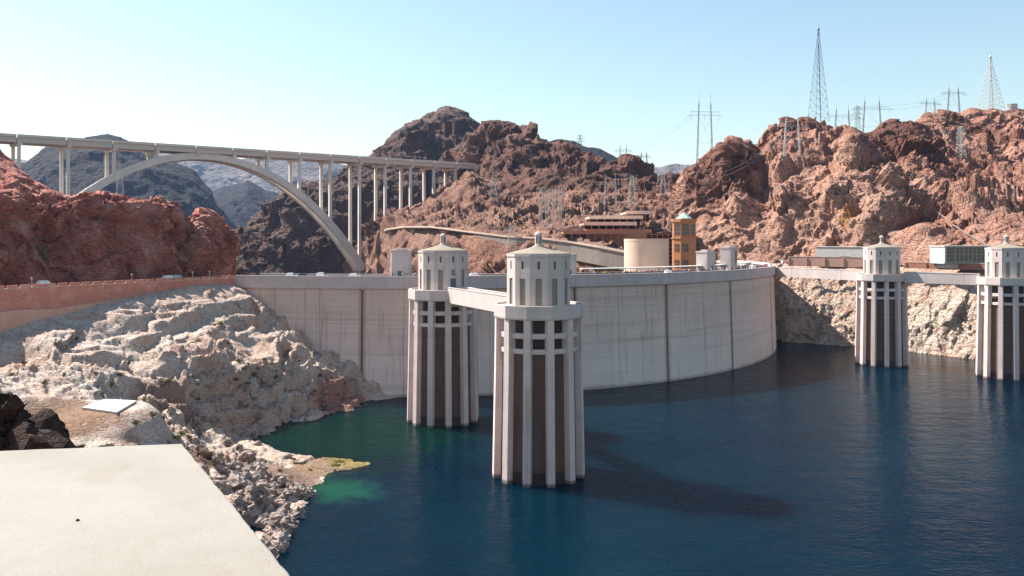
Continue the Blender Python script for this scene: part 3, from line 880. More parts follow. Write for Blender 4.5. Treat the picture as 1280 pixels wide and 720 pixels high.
def intake_tower(px, py, label, beta, doors, dist):
    x, y = P(px, py, dist).xy
    t = thing('intake_tower', label, 'tower', (x, y, 0), 0.0, 'intake towers standing in the lake')
    RO_T, RO_B = 9.75, 10.35
    c15 = math.cos(R_(15))
    rot = beta
    MB().lathe([(9.25, ZB), (9.0, 0), (8.55, 27.6)], 12, rot).build('shaft', M['conc_shaft'], t)
    MB().lathe([(6.4, 27.0), (6.4, 35.2)], 12, rot).build('core', M['conc_core'], t)
    # twelve fins, one shared mesh
    def fin():
        mb = MB()
        w0, w1 = 0.86, 0.78
        def ring(z, ri, ro, w): return [(-w, -ri, z), (w, -ri, z), (w*0.92, -ro, z), (-w*0.92, -ro, z)]
        vs = ring(ZB, 8.2, RO_B + 0.15, w0) + ring(0, 8.2, RO_B, w0) + ring(24, 7.9, RO_T + 0.12, 0.86) + ring(34.98, 7.9, RO_T, w1)
        fs = []
        for k in range(3):
            for j in range(4):
                j2 = (j + 1) % 4
                fs.append((k*4+j, k*4+4+j, k*4+4+j2, k*4+j2))
        fs += [(0,1,2,3), (15,14,13,12)]
        mb.add(vs, fs)
        return mb.mesh('fin')
    if 'fin' not in TOW:
        TOW['fin'] = fin(); TOW['fin'].materials.append(M['conc_fin'])
    for k in range(12):
        f = link('fin', TOW['fin'], None, t); f.rotation_euler = (0, 0, beta + k * R_(30))
    for z0, z1 in ((31.0, 32.1), (27.75, 28.75)):
        MB().lathe([(8.0, z0), (9.22, z0), (9.22, z1), (8.0, z1)], 12, rot, cap=False).build('ring_beam', M['conc_fin'], t)
    MB().lathe([(6.0, 35.0), (10.0, 35.0), (10.12, 35.35), (10.12, 37.95), (9.55, 37.95), (9.55, 37.45), (6.0, 37.45)], 12, rot, cap=False).build('collar', M['conc_white'], t)
    # drum
    ap = 6.95; hw = ap * math.tan(R_(15))
    mb = MB(); LO, UP = (0.70, 38.0, 43.7), (0.27, 45.7, 47.4)
    DOOR, SM = (0.85, 37.5, 41.2), (0.62, 42.0, 43.7)
    bays = []
    for k in range(12):
        ang = beta + R_(15) + k * R_(30)
        isd = k in doors
        fr = facet_frame(ap, ang)
        wall_with_holes(mb, fr, hw, 37.45, 48.35, [DOOR, SM, UP] if isd else [LO, UP])
        bays.append((ang, isd))
    mb.build('drum_wall', M['conc_white'], t)
    if 'win' not in TOW:
        def win(h, z0, z1, nb):
            b = MB(); f = facet_frame(ap, 0)
            def bx(s0, s1, a, c, o0, o1):
                p = [f(s0,a,o0), f(s1,a,o0), f(s1,c,o0), f(s0,c,o0), f(s0,a,o1), f(s1,a,o1), f(s1,c,o1), f(s0,c,o1)]
                b.add(p, [(0,1,2,3),(7,6,5,4),(0,4,5,1),(1,5,6,2),(2,6,7,3),(3,7,4,0)])
            for s in (-h + 0.06, h - 0.06): bx(s-0.055, s+0.055, z0+0.01, z1-0.01, -0.30, -0.18)
            for k in range(nb + 1):
                zz = z0 + 0.06 + (z1 - z0 - 0.12) * k / nb
                bx(-h+0.12, h-0.12, zz-0.045, zz+0.045, -0.295, -0.19)
            m1 = b.mesh('window')
            b2 = MB().add([f(-h,z0,-0.27), f(h,z0,-0.27), f(h,z1,-0.27), f(-h,z1,-0.27), f(-h,z0,-0.32), f(h,z0,-0.32), f(h,z1,-0.32), f(-h,z1,-0.32)],
                          [(0,1,2,3),(7,6,5,4),(0,4,5,1),(1,5,6,2),(2,6,7,3),(3,7,4,0)])
            m2 = b2.mesh('pane')
            return m1, m2
        TOW['win'] = (win(*LO, 7), win(*UP, 2), win(*SM, 2))
        for k, (m1, m2) in enumerate(TOW['win']):
            m1.materials.append(M['frame'] if k != 1 else M['door']); m2.materials.append(M['glass'] if k == 1 else M['pane_tan'])
        dm = MB(); f = facet_frame(ap, 0)
        dm.add([f(-0.85,37.5,-0.2), f(0.85,37.5,-0.2), f(0.85,41.2,-0.2), f(-0.85,41.2,-0.2), f(-0.85,37.5,-0.32), f(0.85,37.5,-0.32), f(0.85,41.2,-0.32), f(-0.85,41.2,-0.32)],
               [(0,1,2,3),(7,6,5,4),(0,4,5,1),(1,5,6,2),(2,6,7,3),(3,7,4,0)])
        TOW['door'] = dm.mesh('door'); TOW['door'].materials.append(M['door'])
    for ang, isd in bays:
        for k in ((2, 1) if isd else (0, 1)):
            m1, m2 = TOW['win'][k]
            w = link('window', m1, None, t); w.rotation_euler = (0, 0, ang)
            link('pane', m2, None, w)
        if isd:
            w = link('door', TOW['door'], None, t); w.rotation_euler = (0, 0, ang)
    MB().lathe([(6.9/c15, 48.353), (7.1/c15, 48.4), (7.1/c15, 48.95), (6.6/c15, 48.95)], 12, rot).build('cornice', M['conc_white'], t)
    rf = MB().lathe([(6.75/c15, 48.955), (6.75/c15, 49.08), (5.0, 49.55), (3.0, 50.0), (1.5, 50.45), (1.05, 50.8)], 24, rot).build('roof', M['roof_cream'], t)
    ln = MB().lathe([(0.95, 50.75), (0.78, 51.0), (0.78, 53.0), (0.92, 53.05), (0.92, 53.25), (0.7, 53.6), (0.35, 53.85), (0.05, 53.92)], 12, rot).build('lantern', M['conc_parapet'], t)
    for k in range(6):
        b = MB(); a_ = rot + R_(15) + k * R_(60); f = facet_frame(0.76, a_)
        b.add([f(-0.14,51.3,0.03), f(0.14,51.3,0.03), f(0.14,52.8,0.03), f(-0.14,52.8,0.03), f(-0.14,51.3,-0.05), f(0.14,51.3,-0.05), f(0.14,52.8,-0.05), f(-0.14,52.8,-0.05)],
              [(0,1,2,3),(7,6,5,4),(0,4,5,1),(1,5,6,2),(2,6,7,3),(3,7,4,0)])
        b.build('slot', M['dark'], ln)
    return Vector((x, y))

bN, bS = R_(13.7), R_(17.0)
T1 = intake_tower(673, 600, 'nearest round intake tower, tallest, at the lake end of the white footbridge', bN, (6,), 178.0)
T2 = intake_tower(554, 530, 'round intake tower with slate door, standing close in front of the dam', bN, (0, 6), 231.0)
T3 = intake_tower(1102, 452, 'far intake tower joined to the dam end by a grey footbridge', bS, (1, 7), 335.0)
T4 = intake_tower(1258, 478, 'far intake tower beside the glass fronted building across the lake', bS, (7,), 304.0)

def footbridge(a, b, label, ra, rb, mat):
    d = (b - a).normalized(); p = a + d * ra; q = b - d * rb
    L = (q - p).length
    t = thing('footbridge', label, 'footbridge', (*p, 0), math.atan2(d.y, d.x), 'footbridges linking the dam and the intake towers')
    MB().box(0, L, -1.9, 1.9, 34.9, 37.5).build('girder', mat, t)
    MB().box(0, L, 1.9, 2.25, 34.6, 38.75).build('parapet', mat, t)
    MB().box(0, L, -2.25, -1.9, 34.6, 38.75).build('parapet', mat, t)
    for s in (-1, 1):
        MB().box(0, L, s*2.08-0.26, s*2.08+0.26, 38.755, 38.95).build('coping', mat, t)
    for k in (0.02, 0.98):
        MB().box(L*k-0.5, L*k+0.5, -1.6, 1.6, 33.6, 34.895).build('bearing', mat, t)
    return t
footbridge(T2, T1, 'sunlit white footbridge between the two nearest intake towers', 9.4, 9.4, M['conc_white'])
aT2 = math.atan2(T2.x - DO[0], -(T2.y - DO[1])); aT3 = R_(88.0)
footbridge(Vector(dam_pt(aT2, DR)), T2, 'short footbridge from the dam to the intake tower with slate door', 1.2, 9.4, M['conc_white'])
footbridge(Vector(dam_pt(dam_angle(975), DR)), T3, 'grey shaded footbridge from the dam end to the far intake tower', 1.0, 9.4, M['conc_white'])
footbridge(T3, T4, 'bright footbridge between the two far intake towers', 9.4, 9.4, M['conc_white'])
T5 = T4 + (T4 - T3).normalized() * 60 + Vector((30, 20))

# ================================================================= retaining wall on the left
def masonry():
    t = NT('tan masonry')
    br = t.node('ShaderNodeTexBrick')
    t.l.new(t.pos((1, 1, 1), obj=True), br.inputs['Vector'])
    mp = br.inputs['Vector'].links[0].from_node
    mp.inputs['Rotation'].default_value = (R_(90), 0, 0)
    br.inputs['Scale'].default_value = 1.0
    br.inputs['Brick Width'].default_value = 0.9; br.inputs['Row Height'].default_value = 0.42
    br.inputs['Mortar Size'].default_value = 0.035
    br.inputs['Color1'].default_value = (0.62, 0.255, 0.185, 1); br.inputs['Color2'].default_value = (0.50, 0.20, 0.14, 1); br.inputs['Mortar'].default_value = (0.50, 0.22, 0.16, 1)
    n = t.noise(t.pos(), 0.3, 5, 0.65)
    c = t.mix(t.smooth(n, 0.45, 0.72), br.outputs['Color'], (0.66, 0.33, 0.245))
    s = t.noise(t.pos((0.7, 0.7, 0.06)), 1.0, 5, 0.6)
    c = t.mix(t.math('MULTIPLY', t.smooth(s, 0.55, 0.75), 0.35), c, (0.22, 0.13, 0.09))
    return t.out(c, 0.9, t.bump(t.math('SUBTRACT', 1.0, br.outputs['Fac']), 0.05), spec=0.15)
M['masonry'] = masonry()
M['footing'] = concrete_mat('wall footing concrete', (0.62, 0.345, 0.26), (0.40, 0.20, 0.14), 0.4)
wd = (wallB - wallA).normalized(); wn_ = Vector((wd.y, -wd.x))
w0 = wallA - wd * 70
L = (wallB - w0).length
rw = thing('retaining_wall', 'long tan masonry retaining wall with notched parapet above the pale rocks', 'wall', (*w0, 0), math.atan2(wd.y, wd.x))
MB().add([(0,-0.9,16),(L,-0.9,16),(L,0.6,16),(0,0.6,16),(0,-0.15,39.0),(L,-0.15,39.0),(L,0.6,39.0),(0,0.6,39.0)],
         [(0,3,2,1),(4,5,6,7),(0,1,5,4),(1,2,6,5),(2,3,7,6),(3,0,4,7)]).build('wall_face', M['masonry'], rw)
mbf = MB()
fz = [(L*k/14, 30.2 + 5.6*(k/14) + 0.5*math.sin(k*2.1)) for k in range(11)]
vs = []; fs = []
for s, z in fz: vs += [(s,-1.5,14),(s,-1.18,z),(s,-0.6,z+0.15)]
for k in range(len(fz)-1):
    for j in range(2): fs.append((k*3+j, (k+1)*3+j, (k+1)*3+j+1, k*3+j+1))
mbf.add(vs, fs); mbf.build('footing', M['footing'], rw)
MB().box(0, L, -0.32, 0.6, 39.003, 39.22).build('coping', M['conc_warm'], rw)
blk = MB().box(0, 2.7, -0.2, 0.42, 39.223, 39.98).mesh('parapet_block'); blk.materials.append(M['masonry'])
s = 1.0
while s < L - 3:
    o = link('parapet_block', blk, None, rw); o.location = (s, 0, rng.uniform(-0.03, 0.03)); s += 3.35
# road behind the wall, running on to the dam crest
rv = []
for k in range(12):
    p = w0 + wd * (L * k / 11)
    rv += [(*(p - wn_ * 0.6), 38.93), (*(p - wn_ * 17), 38.95)]
rv += [(*dam_pt(A_LEFT, DR), 38.93), (*dam_pt(A_LEFT, DR - 15), 38.95)]
tag(MB().add(rv, [(2*k, 2*k+2, 2*k+3, 2*k+1) for k in range(12)]).build('road', M['asphalt']), kind='structure')

# ================================================================= arch bridge
br = thing('arch_bridge', 'long concrete arch bridge on slender paired columns high above the canyon', 'bridge', (0, 0, 0))
SC = 1.1
BL, BR_ = Vector((-383*SC, 598*SC)), Vector((-44*SC, 831*SC))
bd = (BR_ - BL).normalized(); bp = Vector((-bd.y, bd.x))      # bp points away from the camera
BZL, BZR = CAM_Z + 0.130*BL.y, CAM_Z + 0.0935*BR_.y           # underside of rail, from photo rows 170 and 206
def bpt(px):
    b = (px - 640) / FPX
    t = (b*BL.y - BL.x) / ((BR_ - BL).x - b*(BR_ - BL).y)
    return t
def bpos(t, off=0.0):
    p = BL + (BR_ - BL)*t + bp*off
    return Vector((p.x, p.y, BZL + (BZR - BZL)*t))
BLEN = (BR_ - BL).length
ang_b = math.atan2(bd.y, bd.x)
slope_b = (BZR - BZL) / BLEN
T_END = bpt(587)
def bbar(name, t0, t1, off, w, z0, z1, mat, parent=br):
    p, q = bpos(t0, off), bpos(t1, off)
    ux = bp * (w/2)
    vs = []
    for a in (p, q):
        for sx, zz in ((-1, z0), (1, z0), (1, z1), (-1, z1)):
            vs.append((a.x + ux.x*sx, a.y + ux.y*sx, a.z + zz))
    return MB().add(vs, [(0,1,2,3),(7,6,5,4),(0,4,5,1),(1,5,6,2),(2,6,7,3),(3,7,4,0)]).build(name, mat, parent)
SKEW = R_(12); bq = Vector((bp.x*math.cos(SKEW)-bp.y*math.sin(SKEW), bp.x*math.sin(SKEW)+bp.y*math.cos(SKEW)))
piers = [-48, 20, 81, 138, 190.5, 241, 286, 328, 368.5, 407, 443.5, 475.5, 507, 536, 563]
tp = [bpt(x) for x in piers]
spans = [bpt(-130)] + tp + [T_END]
HW = 13.5
for t0, t1 in zip(spans[:-1], spans[1:]):
    e = 0.25 / BLEN
    bbar('deck_slab', t0 + e, t1 - e, 0, 2*HW, -1.0, -0.3, M['conc_bridge'])
    for off in (-9.5, 9.5): bbar('box_girder', t0 + e, t1 - e, off, 5.6, -5.4, -1.003, M['girder'])
    for off in (-HW + 0.3, HW - 0.3): bbar('parapet', t0 + e, t1 - e, off, 0.5, -0.297, 1.1, M['conc_bridge'])
# arch ribs
tc = bpt(253); HS = 158.0
Z_CROWN = bpos(tc).z - 8.0
Z_SPR = CAM_Z - 0.036 * bpos(bpt(452)).y
def arch_z(s): return Z_CROWN - (Z_CROWN - Z_SPR) * (0.88*(s/HS)**2 + 0.12*(s/HS)**4)
for off in (-7.5, 7.5):
    mb = MB(); vs = []; fs = []; n = 44
    for k in range(n + 1):
        s = -HS + 2*HS*k/n
        dz = (arch_z(s + 0.5) - arch_z(s - 0.5))
        tn = Vector((1, dz)).normalized(); nr = Vector((-tn.y, tn.x))
        hh = 3.0 + 0.6*abs(s/HS)
        for sx, sy in ((-3.0,-1),(3.0,-1),(3.0,1),(-3.0,1)):
            ss = s + nr.x*hh*sy; zz = arch_z(s) + nr.y*hh*sy
            p = bpos(tc + ss/BLEN, off + sx)
            vs.append((p.x, p.y, zz))
        if k:
            b0 = (k-1)*4
            for j in range(4): fs.append((b0+j, b0+4+j, b0+4+(j+1) % 4, b0+(j+1) % 4))
    fs += [(3,2,1,0), tuple(range(n*4, n*4+4))]
    mb.add(vs, fs); mb.build('arch_rib', M['conc_bridge'], br)
for k in range(9):
    s = -HS + 2*HS*(k + 0.5)/9
    t_ = tc + s/BLEN
    p, q = bpos(t_, -4.6), bpos(t_, 4.6)
    MB().bar((p.x, p.y, arch_z(s)), (q.x, q.y, arch_z(s)), 2.2, 2.4).build('cross_strut', M['conc_white'], br)
# columns
feet = {475.5:272, 507:262, 536:252, 563:232}
for px, t_ in zip(piers, tp):
    s = (t_ - tc) * BLEN
    for off in (-8.2, 8.2):
        top = bpos(t_) + Vector((bq.x, bq.y, 0)) * off
        s = (t_ - tc) * BLEN + off * bq.dot(bd)
        if abs(s) < HS - 3: zb = arch_z(s) + 1.5
        else:
            g = drop(top.x, top.y, ('canyon_slope', 'canyon_side'))
            zb = (g.z - 3) if g is not None and g.z < top.z - 8 else top.z - 150
            if px == 443.5: zb = min(zb, CAM_Z)
            if px < 60: zb = top.z - 160
        w = 1.3
        mb = MB()
        vs = []
        for zz, ww in ((zb, w*1.12), (top.z - 7.6, w)):
            for a, b in ((-1,-1),(1,-1),(1,1),(-1,1)):
                vs.append((top.x + bd.x*a*ww + bp.x*b*ww, top.y + bd.y*a*ww + bp.y*b*ww, zz))
        mb.add(vs, [(0,3,2,1),(4,5,6,7),(0,1,5,4),(1,2,6,5),(2,3,7,6),(3,0,4,7)])
        mb.build('column', M['conc_bridge'], br)
    p, q = bpos(t_) - Vector((*bq, 0)) * 12.2, bpos(t_) + Vector((*bq, 0)) * 12.2
    MB().bar((p.x, p.y, p.z-6.5), (q.x, q.y, q.z-6.5), 3.2, 2.2).build('pier_cap', M['conc_bridge'], br)
pe = bpos(T_END, 0)
MB().obox((pe.x + bd.x*5, pe.y + bd.y*5), (bd.x, bd.y), 6, 14, pe.z - 30, pe.z - 0.31).build('abutment', M['conc_bridge'], br)

# ================================================================= buildings behind the dam
GC = [n for n, _ in BVHS]
def face_yaw(x, y): return math.atan2(-x, y)        # turns local -Y towards the camera
# round hall
p = P(808, 335, 352)
rot = thing('round_hall', 'big windowless round hall in pale beige concrete behind the dam crest', 'building', (p.x, p.y, 0), 0)
MB().lathe([(9.7, 25), (9.7, 51.4)], 48).build('wall', M['conc_warm'], rot, False)
MB().lathe([(9.78, 51.403), (9.78, 52.5), (9.2, 52.5), (9.2, 51.8)], 48, cap=False).build('coping', M['conc_warm'], rot)
MB().lathe([(0.1, 51.9), (9.19, 51.9)], 48, cap=False).build('roof', M['conc_parapet'], rot)
# ochre lift tower with green pyramid roof
p = P(855, 333, 366)
ot = thing('ochre_tower', 'ochre clad tower with pale green pyramid roof beside the round hall', 'tower', (p.x, p.y, 0), face_yaw(p.x, p.y) + R_(8))
MB().lathe([(5.5, 30), (5.5, 52.5)], 8, R_(22.5)).build('lower_wall', M['orange'], ot)
MB().lathe([(5.9, 52.503), (5.9, 53.2)], 8, R_(22.5)).build('band', M['orange'], ot)
MB().lathe([(5.4, 53.203), (5.4, 60.2)], 8, R_(22.5)).build('upper_wall', M['orange'], ot)
MB().lathe([(5.9, 60.203), (5.9, 61.6), (3.6, 61.6)], 8, R_(22.5)).build('cornice', M['orange'], ot)
MB().lathe([(3.7, 61.603), (3.7, 61.9), (0.15, 64.6)], 8, R_(22.5)).build('roof', M['copper_green'], ot)
MB().bar((0,0,64.4), (0,0,67.0), 0.18).build('finial', M['steel'], ot)
def grid_window(parent, fr, s0, s1, z0, z1, nx, nz, name='window', frame='orange', pane='glass', o=0.06):
    mb = MB()
    def bx(b, a0, a1, c0, c1, o0, o1):
        q = [fr(a0,c0,o0), fr(a1,c0,o0), fr(a1,c1,o0), fr(a0,c1,o0), fr(a0,c0,o1), fr(a1,c0,o1), fr(a1,c1,o1), fr(a0,c1,o1)]
        b.add(q, [(3,2,1,0),(4,5,6,7),(1,5,4,0),(2,6,5,1),(3,7,6,2),(0,4,7,3)])
    for k in range(nx + 1):
        s = s0 + (s1 - s0) * k / nx; bx(mb, s-0.06, s+0.06, z0, z1, 0, o + 0.05)
    for k in range(nz + 1):
        z = z0 + (z1 - z0) * k / nz; bx(mb, s0, s1, z-0.06, z+0.06, 0.01, o + 0.04)
    w = mb.build(name, M[frame], parent)
    for i in range(nx):
        for j in range(nz):
            a0 = s0 + (s1 - s0) * i / nx + 0.062; a1 = s0 + (s1 - s0) * (i + 1) / nx - 0.062
            c0 = z0 + (z1 - z0) * j / nz + 0.062; c1 = z0 + (z1 - z0) * (j + 1) / nz - 0.062
            b = MB(); bx(b, a0, a1, c0, c1, 0.0, o); b.build('pane', M[pane], w)
    return w
for k in (-1, 0, 1):
    fr = facet_frame(5.4 * math.cos(R_(22.5)), k * R_(45))
    grid_window(ot, fr, -1.6, 1.6, 54.0, 59.3, 2, 3)
    fr = facet_frame(5.5 * math.cos(R_(22.5)), k * R_(45))
    if k < 1: grid_window(ot, fr, -1.3, 1.3, 46.6, 50.2, 2, 2)
    if k < 1: grid_window(ot, fr, -1.3, 1.3, 39.5, 43.0, 2, 2)
# dark lattice screen block between them
p = P(833, 333, 374)
ds = thing('louvred_block', 'dark brown louvred block wedged between the round hall and ochre tower', 'building', (p.x, p.y, 0), face_yaw(p.x, p.y))
MB().box(-9.5, 3.4, 0, 7, 30, 55.3).build('wall', M['dark'], ds)
for k in range(9): MB().box(-9.5, 3.4, -0.25, -0.003, 38.5 + 2*k, 38.8 + 2*k).build('louvre', M['redbrown'], ds)
for k in range(6): MB().box(-9.3 + 2.5*k, -9.0 + 2.5*k, -0.55, -0.253, 36, 55.2).build('mullion', M['redbrown'], ds)
# stepped parking structure
M['spandrel'] = concrete_mat('pink spandrel concrete', (0.80, 0.56, 0.46), (0.5, 0.3, 0.2), 0.2)  # sunlight on the facade is put into this brighter colour
pk = thing('parking_garage', 'stepped red brown parking garage with open decks below the crags', 'building', (0, 0, 0), 0)
def deck(px0, px1, py, d, dep, hgt, mat, ncol, yaw=0.0):
    a, b = P(px0, py, d), P(px1, py, d)
    W = (b - a).length
    z = a.z
    dk = MB().box(a.x, b.x, d, d + dep, z - 1.1, z).build('deck', M[mat], pk)
    MB().box(a.x + 0.3, b.x - 0.3, d + dep * 0.45, d + dep * 0.47, z - hgt, z - 1.103).build('rear_wall', M['dark'], pk)
    MB().box(a.x, b.x, d - 0.35, d - 0.003, z - 1.25, z + 0.75).build('spandrel', M['spandrel'] if mat != 'redbrown' else M['redbrown'], pk)
    for k in range(ncol):
        x = a.x + 0.5 + (W - 1.0) * k / (ncol - 1)
        MB().box(x - 0.3, x + 0.3, d + 0.4, d + 1.0, z - hgt, z - 1.103).build('column', M['redbrown'], pk)
deck(782, 816, 265, 474, 24, 5, 'conc_warm', 5)
deck(736, 804, 271, 462, 22, 5, 'conc_warm', 8)
deck(729, 796, 279, 450, 22, 5, 'conc_warm', 8)
deck(704, 784, 290, 438, 20, 6.5, 'redbrown', 9)
MB().box(P(735,0,430).x, P(820,0,430).x, 443, 500, 46, 58).build('podium', M['redbrown'], pk)

# access road on a low viaduct winding to the bridge
vp = [(484,290,800),(490,287,690),(512,284,596),(545,284,540),(600,291,488),(640,296,462),(680,298,442),(720,303,426),(755,309,410),(790,316,398)]
vi = thing('access_viaduct', 'pale access road viaduct curving along the rock slope behind the dam', 'viaduct', (0, 0, 0))
pts_v = [P(*q) for q in vp]
ds_, pp = [], []
for a, b in zip(pts_v[:-1], pts_v[1:]):
    for k in range(4): pp.append(a.lerp(b, k / 4))
pp.append(pts_v[-1])
def sweep(name, path, prof, mat, parent):
    m = len(prof); vs = []; fs = []
    for k, c in enumerate(path):
        t_ = (path[min(k+1, len(path)-1)] - path[max(k-1, 0)]); t_.z = 0; t_.normalize()
        nn = Vector((t_.y, -t_.x, 0))          # towards the camera side
        if nn.y > 0: nn = -nn
        for o, z in prof: vs.append(c + nn * o + Vector((0, 0, z)))
    for k in range(len(path) - 1):
        for j in range(m):
            j2 = (j + 1) % m
            fs.append((k*m+j, k*m+j2, (k+1)*m+j2, (k+1)*m+j))
    fs += [tuple(range(m)), tuple(reversed(range((len(path)-1)*m, len(path)*m)))]
    return MB().add(vs, fs).build(name, mat, parent)
sweep('deck', pp, [(4.5, -0.9), (4.5, -0.2), (-5, -0.2), (-5, -0.9)], M['conc_seam'], vi)
sweep('parapet', pp, [(4.9, -0.2), (4.9, 0.7), (4.503, 0.7), (4.503, -0.2)], M['conc_warm'], vi)
sweep('retaining_wall', pp[16:], [(4.3, -9), (4.3, -0.903), (3.5, -0.903), (3.5, -9)], M['conc_seam'], vi)
for q in (pp[4], pp[9], pp[13]):
    x, y, z = q
    MB().add([(x-4,y-3.6,z-1.6),(x+4,y-3.6,z-1.6),(x+4,y+1,z-1.6),(x-4,y+1,z-1.6),(x-1.2,y-2.6,z-8),(x+1.2,y-2.6,z-8),(x+1.2,y,z-8),(x-1.2,y,z-8),(x-1.2,y-2.6,z-18),(x+1.2,y-2.6,z-18),(x+1.2,y,z-18),(x-1.2,y,z-18)],
             [(0,1,2,3),(4,0,3,7),(5,1,0,4),(6,2,1,5),(7,3,2,6),(8,4,7,11),(9,5,4,8),(10,6,5,9),(11,7,6,10),(11,10,9,8)]).build('pier', M['conc_warm'], vi)

# right shore: low white building, glass fronted building, roadside wall
p = P(1049, 322, 414)
wb = thing('white_building', 'low white windowless building with dark garage opening under the cliff', 'building', (p.x, p.y, 38.9), R_(-44))
MB().box(-12.2, 0.3, 0, 9, 0, 9.4).build('wall', M['white'], wb)
MB().box(5.6, 12.6, 0, 9, 0, 9.4).build('wall', M['white'], wb)
MB().box(0.303, 5.597, 0, 9, 4.6, 9.4).build('lintel', M['white'], wb)
MB().box(0.303, 5.597, 2.0, 2.2, 0, 4.597).build('garage_door', M['dark'], wb)
MB().box(-12.5, 12.9, -0.3, 9.3, 9.403, 9.75).build('roof', M['conc_white'], wb)
p = P(1181, 333, 366)
gb = thing('glass_fronted_building', 'white overhanging building with two rows of dark windows by the far intake tower', 'building', (p.x, p.y, 38.9), R_(6))
MB().box(2.5, 24, 2.5, 10, 0, 2.2).build('base', M['white'], gb)
MB().box(0, 27, 0.9, 11, 2.203, 10.0).build('wall', M['white'], gb)
MB().box(-0.35, 27.35, -0.35, 11.4, 10.003, 10.5).build('roof', M['white'], gb)
MB().box(0, 27, 0, 0.897, 2.203, 3.0).build('sill', M['frame'], gb)
MB().box(0, 0.8, 0, 0.897, 3.003, 10.0).build('end_wall', M['white'], gb)
fr = lambda s, z, o=0.0: (s, 0.9 - o, z)
grid_window(gb, fr, 0.9, 5.4, 3.1, 9.8, 1, 4, frame='white', o=0.3)
for k in range(10): grid_window(gb, fr, 5.8 + 2.1*k, 7.8 + 2.1*k, 3.1, 9.8, 1, 2, frame='white', o=0.12)
def long_wall(px0, d0, px1, d1, z0, z1, label, mat):
    a = Vector(((px0-640)/FPX*d0, d0)); b = Vector(((px1-640)/FPX*d1, d1)); u = (b-a).normalized(); L = (b-a).length
    t = thing('roadside_wall', label, 'wall', (*a, 0), math.atan2(u.y, u.x))
    MB().box(0, L, 0, 0.6, z0, z1).build('wall_face', mat, t)
    MB().box(0, L, -0.1, 0.7, z1 + 0.003, z1 + 0.25).build('coping', M['conc_warm'], t)
    n = int(L / 9)
    for k in range(n + 1): MB().box(L*k/n - 0.4, L*k/n + 0.4, -0.35, -0.003, z0, z1 - 0.1).build('pilaster', mat, t)
long_wall(986, 420, 1078, 398, 38.4, 43.2, 'low tan brown roadside wall behind the grey footbridge', M['footing'])
long_wall(1132, 386, 1300, 346, 38.4, 41.2, 'low dark roadside wall behind the bright footbridge', M['redbrown'])

# ================================================================= near things: ledge, pad, lava rock
LZ = CAM_Z - 1.62
c0 = PZ(228, 554, LZ); cL = PZ(-60, 565, LZ); cR = PZ(365, 720, LZ); cR = c0 + (cR - c0) * 1.9
cB = Vector((cL.x - 1.0, cR.y - 2.0, LZ))
pl = [cL, c0, cR, Vector((cR.x, cR.y - 1.5, LZ)), cB]
def ledge_mat():
    t = NT('weathered white concrete')
    p = t.pos()
    a = t.noise(p, 1.1, 6, 0.65)
    c = t.ramp(a, [(0.32, (0.235, 0.215, 0.182)), (0.66, (0.285, 0.265, 0.232))])
    s = t.noise(p, 38, 3, 0.6)
    c = t.mix(t.math('MULTIPLY', t.smooth(s, 0.60, 0.72), 0.35), c, (0.19, 0.15, 0.11))
    w = t.node('ShaderNodeTexVoronoi'); t.l.new(p, w.inputs['Vector']); w.inputs['Scale'].default_value = 3.2
    sp = t.math('SUBTRACT', 1.0, t.smooth(w.outputs['Distance'], 0.02, 0.05))
    c = t.mix(t.math('MULTIPLY', sp, 0.6), c, (0.3, 0.22, 0.15))
    st = t.noise(t.pos((1.0, 0.35, 1)), 1.6, 6, 0.7, 1.2)
    c = t.mix(t.math('MULTIPLY', t.smooth(st, 0.52, 0.72), 0.22), c, (0.19, 0.155, 0.115))
    f = t.noise(p, 60, 4, 0.7)
    return t.out(c, 0.85, t.bump(f, 0.006, 0.8), spec=0.25)
M['ledge'] = ledge_mat()
lg = thing('concrete_ledge', 'broad pale concrete ledge top with one dark spot in the foreground', 'ledge', (c0.x, c0.y, LZ - 1.1))
def inset(poly, k, z):
    c = sum((v for v in poly), Vector()) / len(poly)
    return [Vector((c.x + (v.x - c.x) * k, c.y + (v.y - c.y) * k, z)) for v in poly]
off = Vector((c0.x, c0.y, LZ - 1.1))
dense = []
for a_, b_ in zip(pl, pl[1:] + pl[:1]):
    m_ = max(2, int((b_ - a_).length / 0.045))
    for k_ in range(m_):
        v_ = a_.lerp(b_, k_ / m_)
        nz = float(fbm(np.array([[v_.x * 5, v_.y * 5, 0.3]]), 4, 61)[0])
        t_e = (b_ - a_).normalized(); n_e = Vector((t_e.y, -t_e.x, 0))
        dense.append(v_ + n_e * nz * 0.016)
pl0 = pl; pl = dense
rings = [inset(pl, 1.0, LZ - 0.9), inset(pl, 1.0, LZ - 0.014), inset(pl, 0.9975, LZ - 0.003), inset(pl, 0.994, LZ)]
vs = [v - off for r in rings for v in r]; n = len(pl)
fs = [(k*n+j, k*n+n+j, k*n+n+(j+1) % n, k*n+(j+1) % n) for k in range(3) for j in range(n)] + [tuple(reversed(range(3*n, 4*n))), tuple(range(n))]
o = MB().add(vs, fs).build('slab', M['ledge'], lg)
pl = pl0; n = len(pl)
base = inset(pl, 0.97, 0)
vs = [Vector((v.x, v.y, LZ - 5.5)) - off for v in base] + [Vector((v.x, v.y, LZ - 0.903)) - off for v in base]
MB().add(vs, [(j, n+j, n+(j+1) % n, (j+1) % n) for j in range(n)] + [tuple(range(n)), tuple(reversed(range(n, 2*n)))]).build('support_wall', M['ledge'], lg)
q = PZ(97, 651, LZ) - off
o = MB().lathe([(0.001, q.z + 0.001), (0.011, q.z + 0.001), (0.008, q.z + 0.010), (0.001, q.z + 0.012)], 9, 0, q.x, q.y).build('dark_spot', M['dark'], lg)

